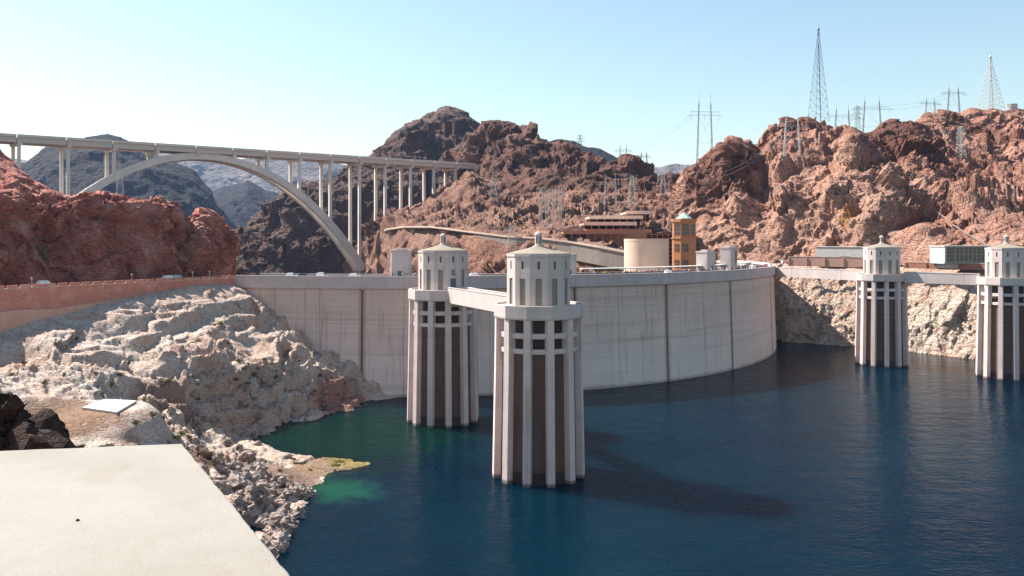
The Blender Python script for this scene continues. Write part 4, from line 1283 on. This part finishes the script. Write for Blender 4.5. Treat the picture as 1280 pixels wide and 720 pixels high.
zt = PAD_Z; hp = PZ(137, 507, zt)
pad = thing('concrete_pad', 'small flat white concrete pad on the brown terrace', 'pad', (hp.x, hp.y, zt))
q = [PZ(102,509,zt), PZ(131,498.5,zt), PZ(171,500.5,zt), PZ(146,515,zt)]
vs = [Vector((v.x, v.y, zt)) - Vector((hp.x, hp.y, zt)) for v in q]
MB().add([(*v.xy, -0.35) for v in vs] + [(*v.xy, 0.0) for v in vs], [(0,3,2,1),(4,5,6,7),(0,1,5,4),(1,2,6,5),(2,3,7,6),(3,0,4,7)]).build('slab', M['white'], pad)
MB().add([(*(v.xy*0.9 + vs[2].xy*0.05), -0.9) for v in vs] + [(*(v.xy*0.9 + vs[2].xy*0.05), -0.353) for v in vs], [(0,3,2,1),(4,5,6,7),(0,1,5,4),(1,2,6,5),(2,3,7,6),(3,0,4,7)]).build('footing', M['conc_warm'], pad)

def rock_mesh(name, seed, sub=3, rough=1.0, mat=None, flat=(1, 1, 0.8)):
    bm = bmesh.new()
    bmesh.ops.create_icosphere(bm, subdivisions=sub, radius=1.0)
    v = np.array([x.co[:] for x in bm.verts])
    d = 0.42 * blocks(v * 1.25 + seed * 9.1, seed, 1.4) + 0.22 * blocks(v * 2.7 + seed * 3.3, seed + 5) + 0.08 * fbm(v * 4, 3, seed)
    v = v * (1 + rough * d)[:, None] * np.array(flat)
    for x, c in zip(bm.verts, v): x.co = c
    me = bpy.data.meshes.new(name); bm.to_mesh(me); bm.free()
    me.materials.append(mat)
    return me
lv = thing('lava_rock', 'jagged black rock outcrop rising behind the pale concrete ledge', 'rock', P(10, 566, 26))
for sd, loc, scl in ((3, (-0.45, 0.2, 0.55), (0.95, 1.0, 1.0)), (8, (0.42, 0.0, 0.25), (0.62, 0.8, 0.95)), (12, (-0.2, 0.5, -2.6), (2.0, 2.2, 2.6)), (5, (0.0, -0.3, 0.0), (0.75, 0.8, 1.3))):
    o = link('outcrop', rock_mesh('outcrop', sd, 5, 1.25, M['lava'], (1, 1, 0.9)), None, lv); o.location = loc; o.scale = scl; o.rotation_euler = (0.2*sd, 0.3, sd)

# boulders along the water, pieces of the shore slope
BM = [rock_mesh('boulder', 20 + k, 3, 1.0, M['boulder'], (1, rng.uniform(0.7, 1), rng.uniform(0.6, 0.9))) for k in range(6)]
spots = []
for k in range(190):
    t_ = rng.random()
    px = 298 + 62 * t_ + rng.gauss(0, 20); py = 592 + 92 * t_ + rng.gauss(0, 13)
    spots.append((px, py, rng.choice((0.3, 0.35, 0.4, 0.5, 0.6, 0.8, 1.2, 1.9))))
spots += [(330,604,1.6),(352,622,1.8),(372,618,1.7),(362,612,1.5),(344,632,1.9),(382,618,1.4),(350,650,1.8),(338,668,1.6),(342,684,1.9),(372,645,1.0),(352,640,1.6),(340,612,1.4),(318,600,1.5),(296,610,3.0),
          (352,553,1.5),(362,559,1.7),(340,549,1.7),(330,546,1.5),(366,563,0.9),(316,548,1.4),(345,558,1.0),(298,562,1.2),(455,576,0.7),(322,556,1.0),(284,556,1.2),(375,564,0.8)]
for k in range(46):
    spots.append((rng.uniform(190, 470), rng.uniform(470, 530), rng.choice((0.5, 0.7, 1.0))))
nb = 0
for px, py, s in spots:
    h = ray(px, py, ('shore_slope',))
    if h is None or h.z < -0.6 or h.z > 22: continue
    o = link('boulder', BM[nb % 6], None, shore)
    o.location = (h.x, h.y, h.z + s * 0.22); o.scale = (s, s, s); o.rotation_euler = (rng.uniform(-.5,.5), rng.uniform(-.5,.5), rng.uniform(0, 6.28)); nb += 1

# desert bushes
def leaf_mat(name, c):
    t = NT(name); a = t.noise(t.pos(), 3.0, 3, 0.6)
    return t.out(t.ramp(a, [(0.3, tuple(x*0.6 for x in c)), (0.7, c)]), 0.8, spec=0.15)
LM = [leaf_mat('olive leaves', (0.13, 0.135, 0.045)), leaf_mat('yellow green leaves', (0.24, 0.22, 0.06)), leaf_mat('dry brown leaves', (0.16, 0.095, 0.05))]
M['twig'] = plain_mat('bush twig', (0.16, 0.11, 0.08), 0.9)
def bush_parts(seed):
    r = random.Random(seed); lf, tw = MB(), MB()
    for k in range(26):
        a = r.uniform(0, 6.28); e = r.uniform(0.35, 1.45); l = r.uniform(0.6, 1.05)
        tip = Vector((math.cos(a)*math.cos(e)*l, math.sin(a)*math.cos(e)*l, math.sin(e)*l*0.85))
        tw.bar((0,0,-0.1), tip, 0.03)
        for j in range(26):
            f = r.uniform(0.35, 1.1)
            c = tip * f + Vector((r.gauss(0,.11), r.gauss(0,.11), r.gauss(0,.09)))
            u = Vector((r.gauss(0,1), r.gauss(0,1), r.gauss(0,1))).normalized() * 0.075
            w = Vector((r.gauss(0,1), r.gauss(0,1), r.gauss(0,1))).normalized() * 0.045
            lf.add([c-u, c+w, c+u, c-w], [(0,1,2,3)])
    return lf, tw
BU = []
for k in range(6):
    lf, tw = bush_parts(k); a = lf.mesh('foliage'); a.materials.append(LM[k % 3]); b = tw.mesh('stem'); b.materials.append(M['twig']); BU.append((a, b))
bl = {0: 'olive green desert bush on the bleached shore rocks', 1: 'yellow green desert bush on the bleached shore rocks', 2: 'dry brown desert bush on the bleached shore rocks'}
bspots = [(276,406,1.5,1),(268,407,1.1,0),(210,478,1.3,0),(203,482,1.4,2),(298,452,1.2,1),(306,462,1.5,0),(318,470,1.2,2),(345,472,1.2,0),(228,543,1.5,1),(222,548,1.4,0),(236,548,1.2,2),(262,572,2.0,2),(252,570,1.8,2),(275,574,1.6,0),(268,580,1.3,1),
          (350,590,0.9,1),(388,588,0.8,1),(150,470,1.2,2),(160,455,1.1,1),(120,468,1.2,2),(80,470,1.0,1),(95,425,1.2,0),(70,432,1.4,2),(55,480,1.0,1),(400,470,1.1,0),(392,490,1.0,0),(430,480,1.0,1),(330,450,1.1,2),(360,440,0.9,1),(285,430,0.9,2),(180,500,1.2,1),(190,520,1.3,0),(170,530,1.2,2),(212,530,1.1,1),(248,500,1.0,0),(310,480,1.2,1),(322,462,1.1,0),(295,476,1.3,2),(340,455,1.0,1),(374,452,0.9,0),(30,455,1.0,2),(15,470,1.1,0),(140,482,1.0,1),(260,484,0.9,2),(422,494,1.0,1)]
for px, py, s, kd in bspots:
    h = ray(px, py, ('shore_slope',))
    if h is None or h.z < 0.4: continue
    lf, tw = BU[kd + 3 * (rng.random() < 0.5)]
    where = ('on the rocky spit by the water' if py > 535 and px > 240 else 'behind the concrete ledge below the pale pad' if py > 515 else 'on the brown terrace near the concrete pad' if px < 200 and py > 462
             else 'on the dark ledges under the retaining wall' if px < 130 else 'on the red rock beside the dam face' if px > 385 else 'on the bench under the upper pale ledge' if py < 440 else 'in the broken rock above the cove')
    t = thing('desert_bush', ('olive green', 'yellow green', 'dry brown')[kd] + ' desert bush ' + where, 'bush', h, rng.uniform(0, 6.28), 'desert bushes scattered over the shore slope')
    t.scale = (s, s, s * rng.uniform(0.7, 1.0)); link('foliage', lf, None, t); link('stem', tw, None, t)
for px, py, s in ((46,312,1.8),(52,320,2.0),(57,326,1.5),(41,300,1.3)):
    h = ray(px, py, ('red_cliff',))
    if h is None: continue
    t = thing('desert_bush', 'yellow green bush clinging to the red cliff', 'bush', h, rng.uniform(0, 6.28), 'bushes clinging to the red cliff')
    t.scale = (s, s, s); link('foliage', BU[1][0], None, t); link('stem', BU[1][1], None, t)

# ================================================================= pylons
def lattice(mb, pts4, n, w, brace=True):
    """pts4: function f in 0..1 -> four corner points"""
    prev = pts4(0)
    for k in range(1, n + 1):
        cur = pts4(k / n)
        for j in range(4):
            mb.bar(prev[j], cur[j], w)
            if brace:
                mb.bar(prev[j], cur[(j+1) % 4], w * 0.6); mb.bar(prev[(j+1) % 4], cur[j], w * 0.6)
            mb.bar(cur[j], cur[(j+1) % 4], w * 0.6)
        prev = cur
def pylon_mesh(kind, H, W, w):
    """parts of a pylon of height H, base width W, bar width w -> list of (name, MB)"""
    out = []
    def new(n):
        m = MB(); out.append((n, m)); return m
    sq = lambda h, z, cx=0, cy=0: [Vector((cx+a*h, cy+b*h, z)) for a, b in ((-1,-1),(1,-1),(1,1),(-1,1))]
    if kind == 'mast':
        lattice(new('lattice_body'), lambda f: sq(W/2*(1-f)**1.05 + 0.35, H*f), 12, w)
        new('ladder').bar((W*0.18, 0, 0), (0.1, 0, H*0.86), w*2.6)
        new('antenna').lathe([(0.1,H),(1.1,H+0.6),(1.1,H+1.2),(0.2,H+2.6),(0.1,H+5)], 8)
    elif kind == 'portal':
        for s in (-1, 1):
            leg = new('leg')
            lattice(leg, lambda f: sq(0.55 - 0.28*f, H*f, s*W*0.5*(1-0.25*f)), 9, w)
            leg.bar((s*W*0.375+0.27, 0.27, H), (s*W*0.375, 0, H*1.16), w*1.2)
        a = W*0.95
        arms = new('crossarm')
        for z in (H*0.80, H*0.86): arms.bar((-a,0,z), (a,0,z), w*1.3)
        for k in range(10): arms.bar((-a+2*a*k/10,0,H*0.80), (-a+2*a*(k+1)/10,0,H*0.86), w*0.7)
        for s in (-1, 1): arms.bar((s*a*0.98,0,H*0.80), (s*a*1.18,0,H*0.78), w*1.5)
        for x in (-a*0.95, 0, a*0.95): new('insulator').bar((x,0,H*0.80), (x,0,H*0.71), w*1.3)
        br_ = new('brace')
        br_.bar((-W*0.45,0,H*0.35), (W*0.45,0,H*0.35), w)
        br_.bar((-W*0.45,0,H*0.35), (W*0.4,0,H*0.8), w*0.7); br_.bar((W*0.45,0,H*0.35), (-W*0.4,0,H*0.8), w*0.7)
    elif kind == 'frame':
        for x in (-W/2, -W/6, W/6, W/2): lattice(new('post'), lambda f: sq(0.8, H*f, x), 6, w)
        for z in (H*0.45, H*0.72, H):
            arms = new('beam')
            for y in (-0.8, 0.8): arms.bar((-W/2,y,z), (W/2,y,z), w*1.4)
            for k in range(8): arms.bar((-W/2+W*k/8,-0.8,z), (-W/2+W*(k+1)/8,0.8,z), w)
        for k in range(7): new('insulator').bar((-W/2+W*(k+.5)/7,0,H*0.72), (-W/2+W*(k+.5)/7,0,H*0.6), w*2)
    else:
        lattice(new('lattice_body'), lambda f: sq(W/2*(1-f) + 0.8*f if f < 0.6 else (W/2*0.4 + 0.48)*(1-(f-0.6)*1.2), H*f), 9, w)
        for z, a in ((H*0.66, W*0.95), (H*0.80, W*0.75), (H*0.94, W*0.6)):
            arms = new('crossarm')
            arms.bar((-a,0,z), (a,0,z), w*1.3)
            for s in (-1, 1):
                arms.bar((0,0,z+H*0.05), (s*a,0,z), w)
                new('insulator').bar((s*a,0,z), (s*a,0,z-H*0.07), w*1.6)
    return out
def pylon(px, pyb, pyt, kind, wpx, d, label, mat='steel', yaw=0.0, w=None, names=None, name='power_pylon', cat='pylon', grp='power pylons on the hills'):
    h = ray(px, pyb, names) if d is None else None
    b = h if h is not None else P(px, pyb, d or 600)
    k = b.y / FPX
    H = (pyb - pyt) * k; W = wpx * k
    t = thing(name, label, cat, (b.x, b.y, b.z - 0.5), yaw, grp)
    for nme, mb in pylon_mesh(kind, H, W, w or max(0.12, 0.22 * k)):
        if mb.f: mb.build(nme, M[mat], t)
    return t
pylon(1023, 152, 37, 'mast', 18, 648, 'tall tapering blue grey lattice radio mast on the highest peak', 'steel_blue', 0.2, 0.2, None, 'radio_mast', 'mast', None)
pylon(1238, 140, 72, 'mast', 22, 606, 'broad lattice mast on the right ridge beside a white tank', 'steel_light', 0.1, 0.2, None, 'radio_mast', 'mast', None)
sk = 'steel'
pylon(881, 205, 128, 'portal', 20, 640, 'tall twin legged pylon behind the left shoulder of the tan hill', sk, 0.1)
pylon(990, 195, 148, 'portal', 22, None, 'twin legged pylon on the face of the highest peak', 'steel_light', 0.2)
pylon(1090, 175, 126, 'portal', 24, 680, 'twin legged pylon behind the saddle below the radio mast, wide arms', sk, 0.0)
pylon(1053, 180, 137, 'portal', 20, 700, 'twin legged pylon close behind the radio mast peak', sk, 0.0)
pylon(1072, 180, 132, 'pylon', 8, 760, 'slim pylon between two twin legged pylons behind the saddle', sk)
pylon(1192, 142, 110, 'portal', 16, 690, 'twin legged pylon on the right ridge skyline', sk, 0.1)
pylon(1163, 150, 124, 'portal', 16, 690, 'small twin legged pylon low on the right ridge skyline', sk, 0.3)
pylon(1201, 197, 157, 'pylon', 9, None, 'pale lattice pylon standing on the open right hillside', 'steel_light', 0.4)
pylon(688, 284, 235, 'frame', 25, None, 'boxy switchyard frame of steel lattice on the red slope', 'steel_light', 0.1, None, ('canyon_slope',), 'switchyard_frame', 'frame', None)
pylon(763, 262, 222, 'portal', 16, None, 'twin legged pylon before the brown crags above the parking garage', 'steel_light', 0.1, None, ('canyon_slope','rocky_crags'))
pylon(790, 258, 219, 'pylon', 10, None, 'lattice pylon before the crags near the tan hill foot', 'steel_light', 0.1, None, ('canyon_slope','rocky_crags'))
pylon(617, 252, 222, 'pylon', 10, None, 'lattice pylon on the red slope near the end of the arch bridge', 'steel_light', 0.1, None, ('canyon_slope','rocky_crags'))
pylon(640, 312, 281, 'pylon', 14, None, 'squat lattice pylon beside the access viaduct', 'steel_light', 0.1, None, ('canyon_slope',))
pylon(829, 255, 215, 'pylon', 9, 620, 'slim lattice pylon at the notch beside the tan hill', 'steel_light', 0.1)
pylon(839, 240, 205, 'pylon', 8, 700, 'slim far pylon inside the notch beside the tan hill', sk, 0.1)
pylon(725, 192, 168, 'pylon', 6, 900, 'slim far pylon on the crag skyline', sk)
pylon(779, 210, 183, 'portal', 10, 1000, 'small twin legged pylon on the distant skyline', sk)
pylon(805, 214, 191, 'portal', 9, 900, 'small dark twin legged pylon above the low crags', 'door', 0.2)
pylon(150, 246, 204, 'pylon', 9, 640, 'pale lattice pylon under the arch bridge beside its rib', 'steel_light', 0.2)
# water tank on the right ridge
p = P(1265, 140, 604)
tk = thing('water_tank', 'small white water tank on the right ridge', 'tank', p)
MB().lathe([(3.6, -2), (3.6, 5.6)], 20).build('shell', M['white'], tk); MB().lathe([(3.7, 5.603), (3.7, 5.8), (0.1, 6.5)], 20).build('lid', M['white'], tk)
# pipe down the right hill
path = []
for px, py in ((1128,226),(1138,240),(1150,252),(1162,262),(1176,272),(1190,284),(1205,294),(1220,303),(1234,311)):
    h = ray(px, py, ('nevada_cliff',))
    if h is not None: path.append(h + Vector((0, -1.2, 1.2)))
pt = thing('pipeline', 'thin pale pipeline running down the rocky right hillside', 'pipeline', path[0])
for a, b in zip(path[:-1], path[1:]): MB().bar(a - path[0], b - path[0], 0.4).build('pipe_section', M['conc_seam'], pt)
# power lines
def wire(a, b, sag, label, r=0.045):
    n = 14
    mb = MB(); a = Vector(a); b = Vector(b)
    pts_ = [a.lerp(b, k/n) + Vector((0,0,-4*sag*(k/n)*(1-k/n))) - a for k in range(n+1)]
    for p_, q_ in zip(pts_[:-1], pts_[1:]): mb.bar(p_, q_, r*2)
    o = mb.build('power_line', M['steel']); o.location = a
    tag(o, label, 'cable', 'power lines strung between the pylons')
def tip(px, py, d): return P(px, py, d)
for dy in (0, 5):
    wire(tip(868,140+dy,640), tip(775,188+dy,1000), 6, 'thin power line from the tall pylon to the distant skyline', 0.06)
    wire(tip(763,228+dy,690), tip(690,238+dy,560), 5, 'thin power line from the crag pylon to the switchyard frame', 0.06)
    wire(tip(990,152+dy,590), tip(905,215+dy,500), 5, 'thin power line down the shaded face of the tan hill', 0.06)
    wire(tip(1090,130+dy,680), tip(1192,114+dy,690), 5, 'thin power line along the right ridge skyline', 0.06)

# ================================================================= cars and people on the crest
def paint(name, c): return plain_mat(name, c, 0.3, 0.0, 0.05, 2.0, 0.5)
PAINT = {'white': paint('white car paint', (0.75,0.75,0.74)), 'silver': paint('silver car paint', (0.42,0.43,0.45)), 'black': paint('black car paint', (0.03,0.03,0.035)), 'red': paint('red car paint', (0.35,0.04,0.03)), 'blue': paint('blue car paint', (0.05,0.1,0.22))}
M['tyre'] = plain_mat('tyre rubber', (0.02,0.02,0.02), 0.9)
def car_meshes(h):
    # side profile swept across the width, tumblehome on the cabin
    prof = [(-2.2,0.35),(-2.25,0.75),(-2.05,0.95),(-1.9,h-0.25),(-1.5,h),(0.3,h),(1.05,0.98),(2.05,0.84),(2.25,0.6),(2.22,0.35)]
    b = MB(); vs = []; m = len(prof)
    for y, k in ((-0.9,1.0),(0.9,1.0)):
        for x, z in prof: vs.append((x, y*(0.84 if z > 1.0 else 1.0), z))
    b.add(vs, [(j, (j+1) % m, m+(j+1) % m, m+j) for j in range(m)] + [tuple(reversed(range(m))), tuple(range(m, 2*m))])
    g = MB()
    for s in (-1, 1):
        y = s*0.84*0.9
        g.add([(-1.8,y+s*0.02,1.02),(0.75,y+s*0.02,1.02),(0.25,y+s*0.02,h-0.1),(-1.5,y+s*0.02,h-0.1)], [(0,1,2,3) if s < 0 else (3,2,1,0)])
    ws = MB().add([(1.06,-0.72,1.02),(1.06,0.72,1.02),(0.36,0.68,h-0.06),(0.36,-0.68,h-0.06)], [(0,1,2,3)])
    w = MB().lathe([(0.05,-0.1),(0.33,-0.1),(0.33,0.1),(0.05,0.1)], 14)
    return b.mesh('body'), g.mesh('side_window'), ws.mesh('windscreen'), w.mesh('wheel')
CARM = {}
def car(x, y, z, yaw, colr, label, h=1.5, group='cars on the dam crest road'):
    t = thing('parked_car', label, 'car', (x, y, z), yaw, group)
    if h not in CARM:
        CARM[h] = car_meshes(h)
        for k, mm in ((1,'glass'),(2,'glass'),(3,'tyre')): CARM[h][k].materials.append(M[mm])
    bm_ = CARM[h][0].copy(); bm_.materials.append(PAINT[colr])
    link('body', bm_, None, t); link('side_window', CARM[h][1], None, t); link('windscreen', CARM[h][2], None, t)
    for a in (-1.4, 1.4):
        for s in (-0.82, 0.82):
            o = link('wheel', CARM[h][3], None, t); o.location = (a, s, 0.33); o.rotation_euler = (R_(90), 0, 0)
def crest_car(px, colr, what, h=1.5, roff=-3.2, flipd=0):
    a = dam_angle(px); x, y = dam_pt(a, DR + roff)
    car(x, y, 38.935, a + flipd, colr, what, h)
crest_car(360, 'white', 'white sport utility car on the dam crest road near the red cliff', 1.85)
crest_car(376, 'black', 'black car behind a white one on the dam crest road', 1.75)
crest_car(399, 'white', 'white van on the dam crest road left of the squat crest tower', 2.1)
crest_car(441, 'white', 'white car on the dam crest road beside the squat crest tower', 1.8)
crest_car(596, 'white', 'white car on the dam crest seen between the two nearest intake towers', 1.9)
crest_car(845, 'white', 'long white car on the dam crest in front of the ochre tower', 1.85)
crest_car(921, 'silver', 'silver car between the two right hand crest towers', 1.8)
crest_car(892, 'black', 'black car by the square crest tower', 1.7)
crest_car(950, 'white', 'white van on the crest past the rounded tower', 2.2)
crest_car(966, 'red', 'red car on the crest near the end of the dam', 1.8)
for px, c, l in ((212,'white','white car on the road behind the notched parapet'), (57,'white','white car half hidden behind the parapet under the red cliff recess'), (222,'silver','silver car behind a white one on the wall road')):
    d = wall_d(px) + 4.0; p = P(px, 345, d)
    car(p.x, p.y, 38.96, math.atan2(wd.y, wd.x), c, l, 1.75, 'cars on the road behind the retaining wall')
for px, py, c, l in ((982,322,'white','white car parked on the plaza past the dam end'), (996,320,'silver','silver car parked on the plaza past the dam end'), (972,318,'black','black car parked on the plaza under the cliff'), (1006,321,'blue','blue car parked by the red brown roadside wall'), (988,324,'red','red car parked on the plaza past the dam end')):
    d = 424 + (325 - py) * 2; p = P(px, py, d)
    car(p.x, p.y, 39.2, rng.uniform(-0.4, 0.4), c, l, 1.8, 'cars parked on the plaza past the dam')
# people: one continuous skinned figure
def person_mesh():
    J = [((0,0,0.95),.15),((0,0,1.15),.14),((0,0,1.40),.17),((0,0,1.52),.06),((0,0.02,1.62),.10),((0,0.02,1.74),.085),
         ((0.10,0,0.88),.10),((0.11,0.03,0.48),.07),((0.11,0,0.09),.05),((0.11,0.13,0.04),.045),
         ((-0.10,0,0.88),.10),((-0.11,0.03,0.48),.07),((-0.11,0,0.09),.05),((-0.11,0.13,0.04),.045),
         ((0.21,0,1.40),.065),((0.27,0,1.12),.05),((0.26,0.12,0.88),.035),((-0.21,0,1.40),.065),((-0.27,0,1.12),.05),((-0.26,0.12,0.88),.035)]
    E = [(0,1),(1,2),(2,3),(3,4),(4,5),(0,6),(6,7),(7,8),(8,9),(0,10),(10,11),(11,12),(12,13),(2,14),(14,15),(15,16),(2,17),(17,18),(18,19)]
    me = bpy.data.meshes.new('person_skeleton'); me.from_pydata([j[0] for j in J], E, [])
    o = bpy.data.objects.new('person_skeleton', me); col.objects.link(o)
    md = o.modifiers.new('skin', 'SKIN')
    for v, (c, r) in zip(me.skin_vertices[0].data, J): v.radius = (r, r)
    me.skin_vertices[0].data[0].use_root = True
    o.modifiers.new('sub', 'SUBSURF').levels = 1
    dg = bpy.context.evaluated_depsgraph_get()
    out = bpy.data.meshes.new_from_object(o.evaluated_get(dg)); out.name = 'person'
    bpy.data.objects.remove(o); bpy.data.meshes.remove(me)
    return out
PM = person_mesh()
def clothes(name, shirt, legs):
    t = NT(name); z = t.node('ShaderNodeSeparateXYZ'); tc_ = t.node('ShaderNodeTexCoord'); t.l.new(tc_.outputs['Object'], z.inputs[0])
    c = t.ramp(t.math('DIVIDE', z.outputs[2], 2.0), [(0.0, (0.05,0.04,0.04)), (0.06, legs), (0.47, shirt), (0.755, (0.42,0.24,0.17)), (0.85, (0.06,0.04,0.03))], 'CONSTANT')
    return t.out(c, 0.85, spec=0.2)
CL = [('dark jacket', clothes('dark clothes', (0.05,0.05,0.06), (0.05,0.06,0.09))), ('white shirt', clothes('white shirt', (0.6,0.6,0.58), (0.06,0.07,0.12))),
      ('red shirt', clothes('red shirt', (0.4,0.06,0.05), (0.1,0.09,0.08))), ('blue shirt', clothes('blue shirt', (0.08,0.16,0.35), (0.3,0.26,0.2))), ('yellow shirt', clothes('yellow shirt', (0.5,0.38,0.05), (0.06,0.06,0.08)))]
PMS = []
for nm, mt in CL:
    m_ = PM.copy(); m_.materials.clear(); m_.materials.append(mt); PMS.append((nm, m_))
pplx = [482,490,502,508,516] + [744,751,759,765,773,780,789,797,809,815,822,830,842,850,856,865,875,880,885,893,899,906,911,917,922,930,935,943,948,953,958,963,966,970,973] + [742,748,756,762,769,777,783,786,793,801,806,812,818,826,834,838,862,868,872,878,882,887,890,896,903,914,918,924,927,932,940,946,950,956,960,968,971]
for k, px in enumerate(pplx):
    a = dam_angle(px); ro = rng.choice((-0.35, -0.6, -0.9, -1.4)); x, y = dam_pt(a, DR + ro)
    i = rng.choice((0, 0, 0, 0, 1, 1, 2, 3, 4)); nm, m_ = PMS[i]
    o = link('person', m_, None); o.location = (x, y, 39.425); o.rotation_euler = (0, 0, rng.uniform(0, 6.28)); s = rng.uniform(0.93, 1.05); o.scale = (s, s, s)
    side = ('beside the squat crest tower' if px < 600 else 'left of the round hall' if px < 780 else 'in front of the round hall' if px < 836 else 'in front of the ochre tower' if px < 874
            else 'near the square crest tower' if px < 925 else 'near the rounded crest tower' if px < 947 else 'past the rounded crest tower')
    tag(o, f'person in {nm} on the dam crest {side}', 'person', f'people in {nm} {side}')
# lamp posts on the wall and crest
LMP = {}
def lamp_post(x, y, z, h, label, grp):
    t = thing('lamp_post', label, 'lamp post', (x, y, z), 0, grp)
    MB().lathe([(0.22,0),(0.22,0.3),(0.1,0.4),(0.07,h)], 8).build('pole', M['steel_light'], t)
    MB().lathe([(0.05,h+0.003),(0.24,h+0.1),(0.28,h+0.45),(0.1,h+0.7)], 8).build('lamp_head', M['white'], t)
for px in (165, 241, 262, 40):
    d = wall_d(px); p = P(px, 345, d); lamp_post(p.x - wn_.x*0.1, p.y - wn_.y*0.1, 39.2, 2.0, 'short pale lamp post on the notched parapet below the red cliff', 'lamp posts on the retaining wall')

# ================================================================= haze
t = NT('desert haze')
t.n.remove(t.b)
pv = t.node('ShaderNodeVolumePrincipled')
pv.inputs['Color'].default_value = (0.42, 0.62, 1.0, 1)
pv.inputs['Density'].default_value = 0.000028
pv.inputs['Anisotropy'].default_value = 0.2
t.l.new(pv.outputs[0], t.n['Material Output'].inputs['Volume'])
hz = MB().box(-17000, 17000, -400, 17000, -63, 720).build('haze', t.m)
tag(hz, kind='stuff')
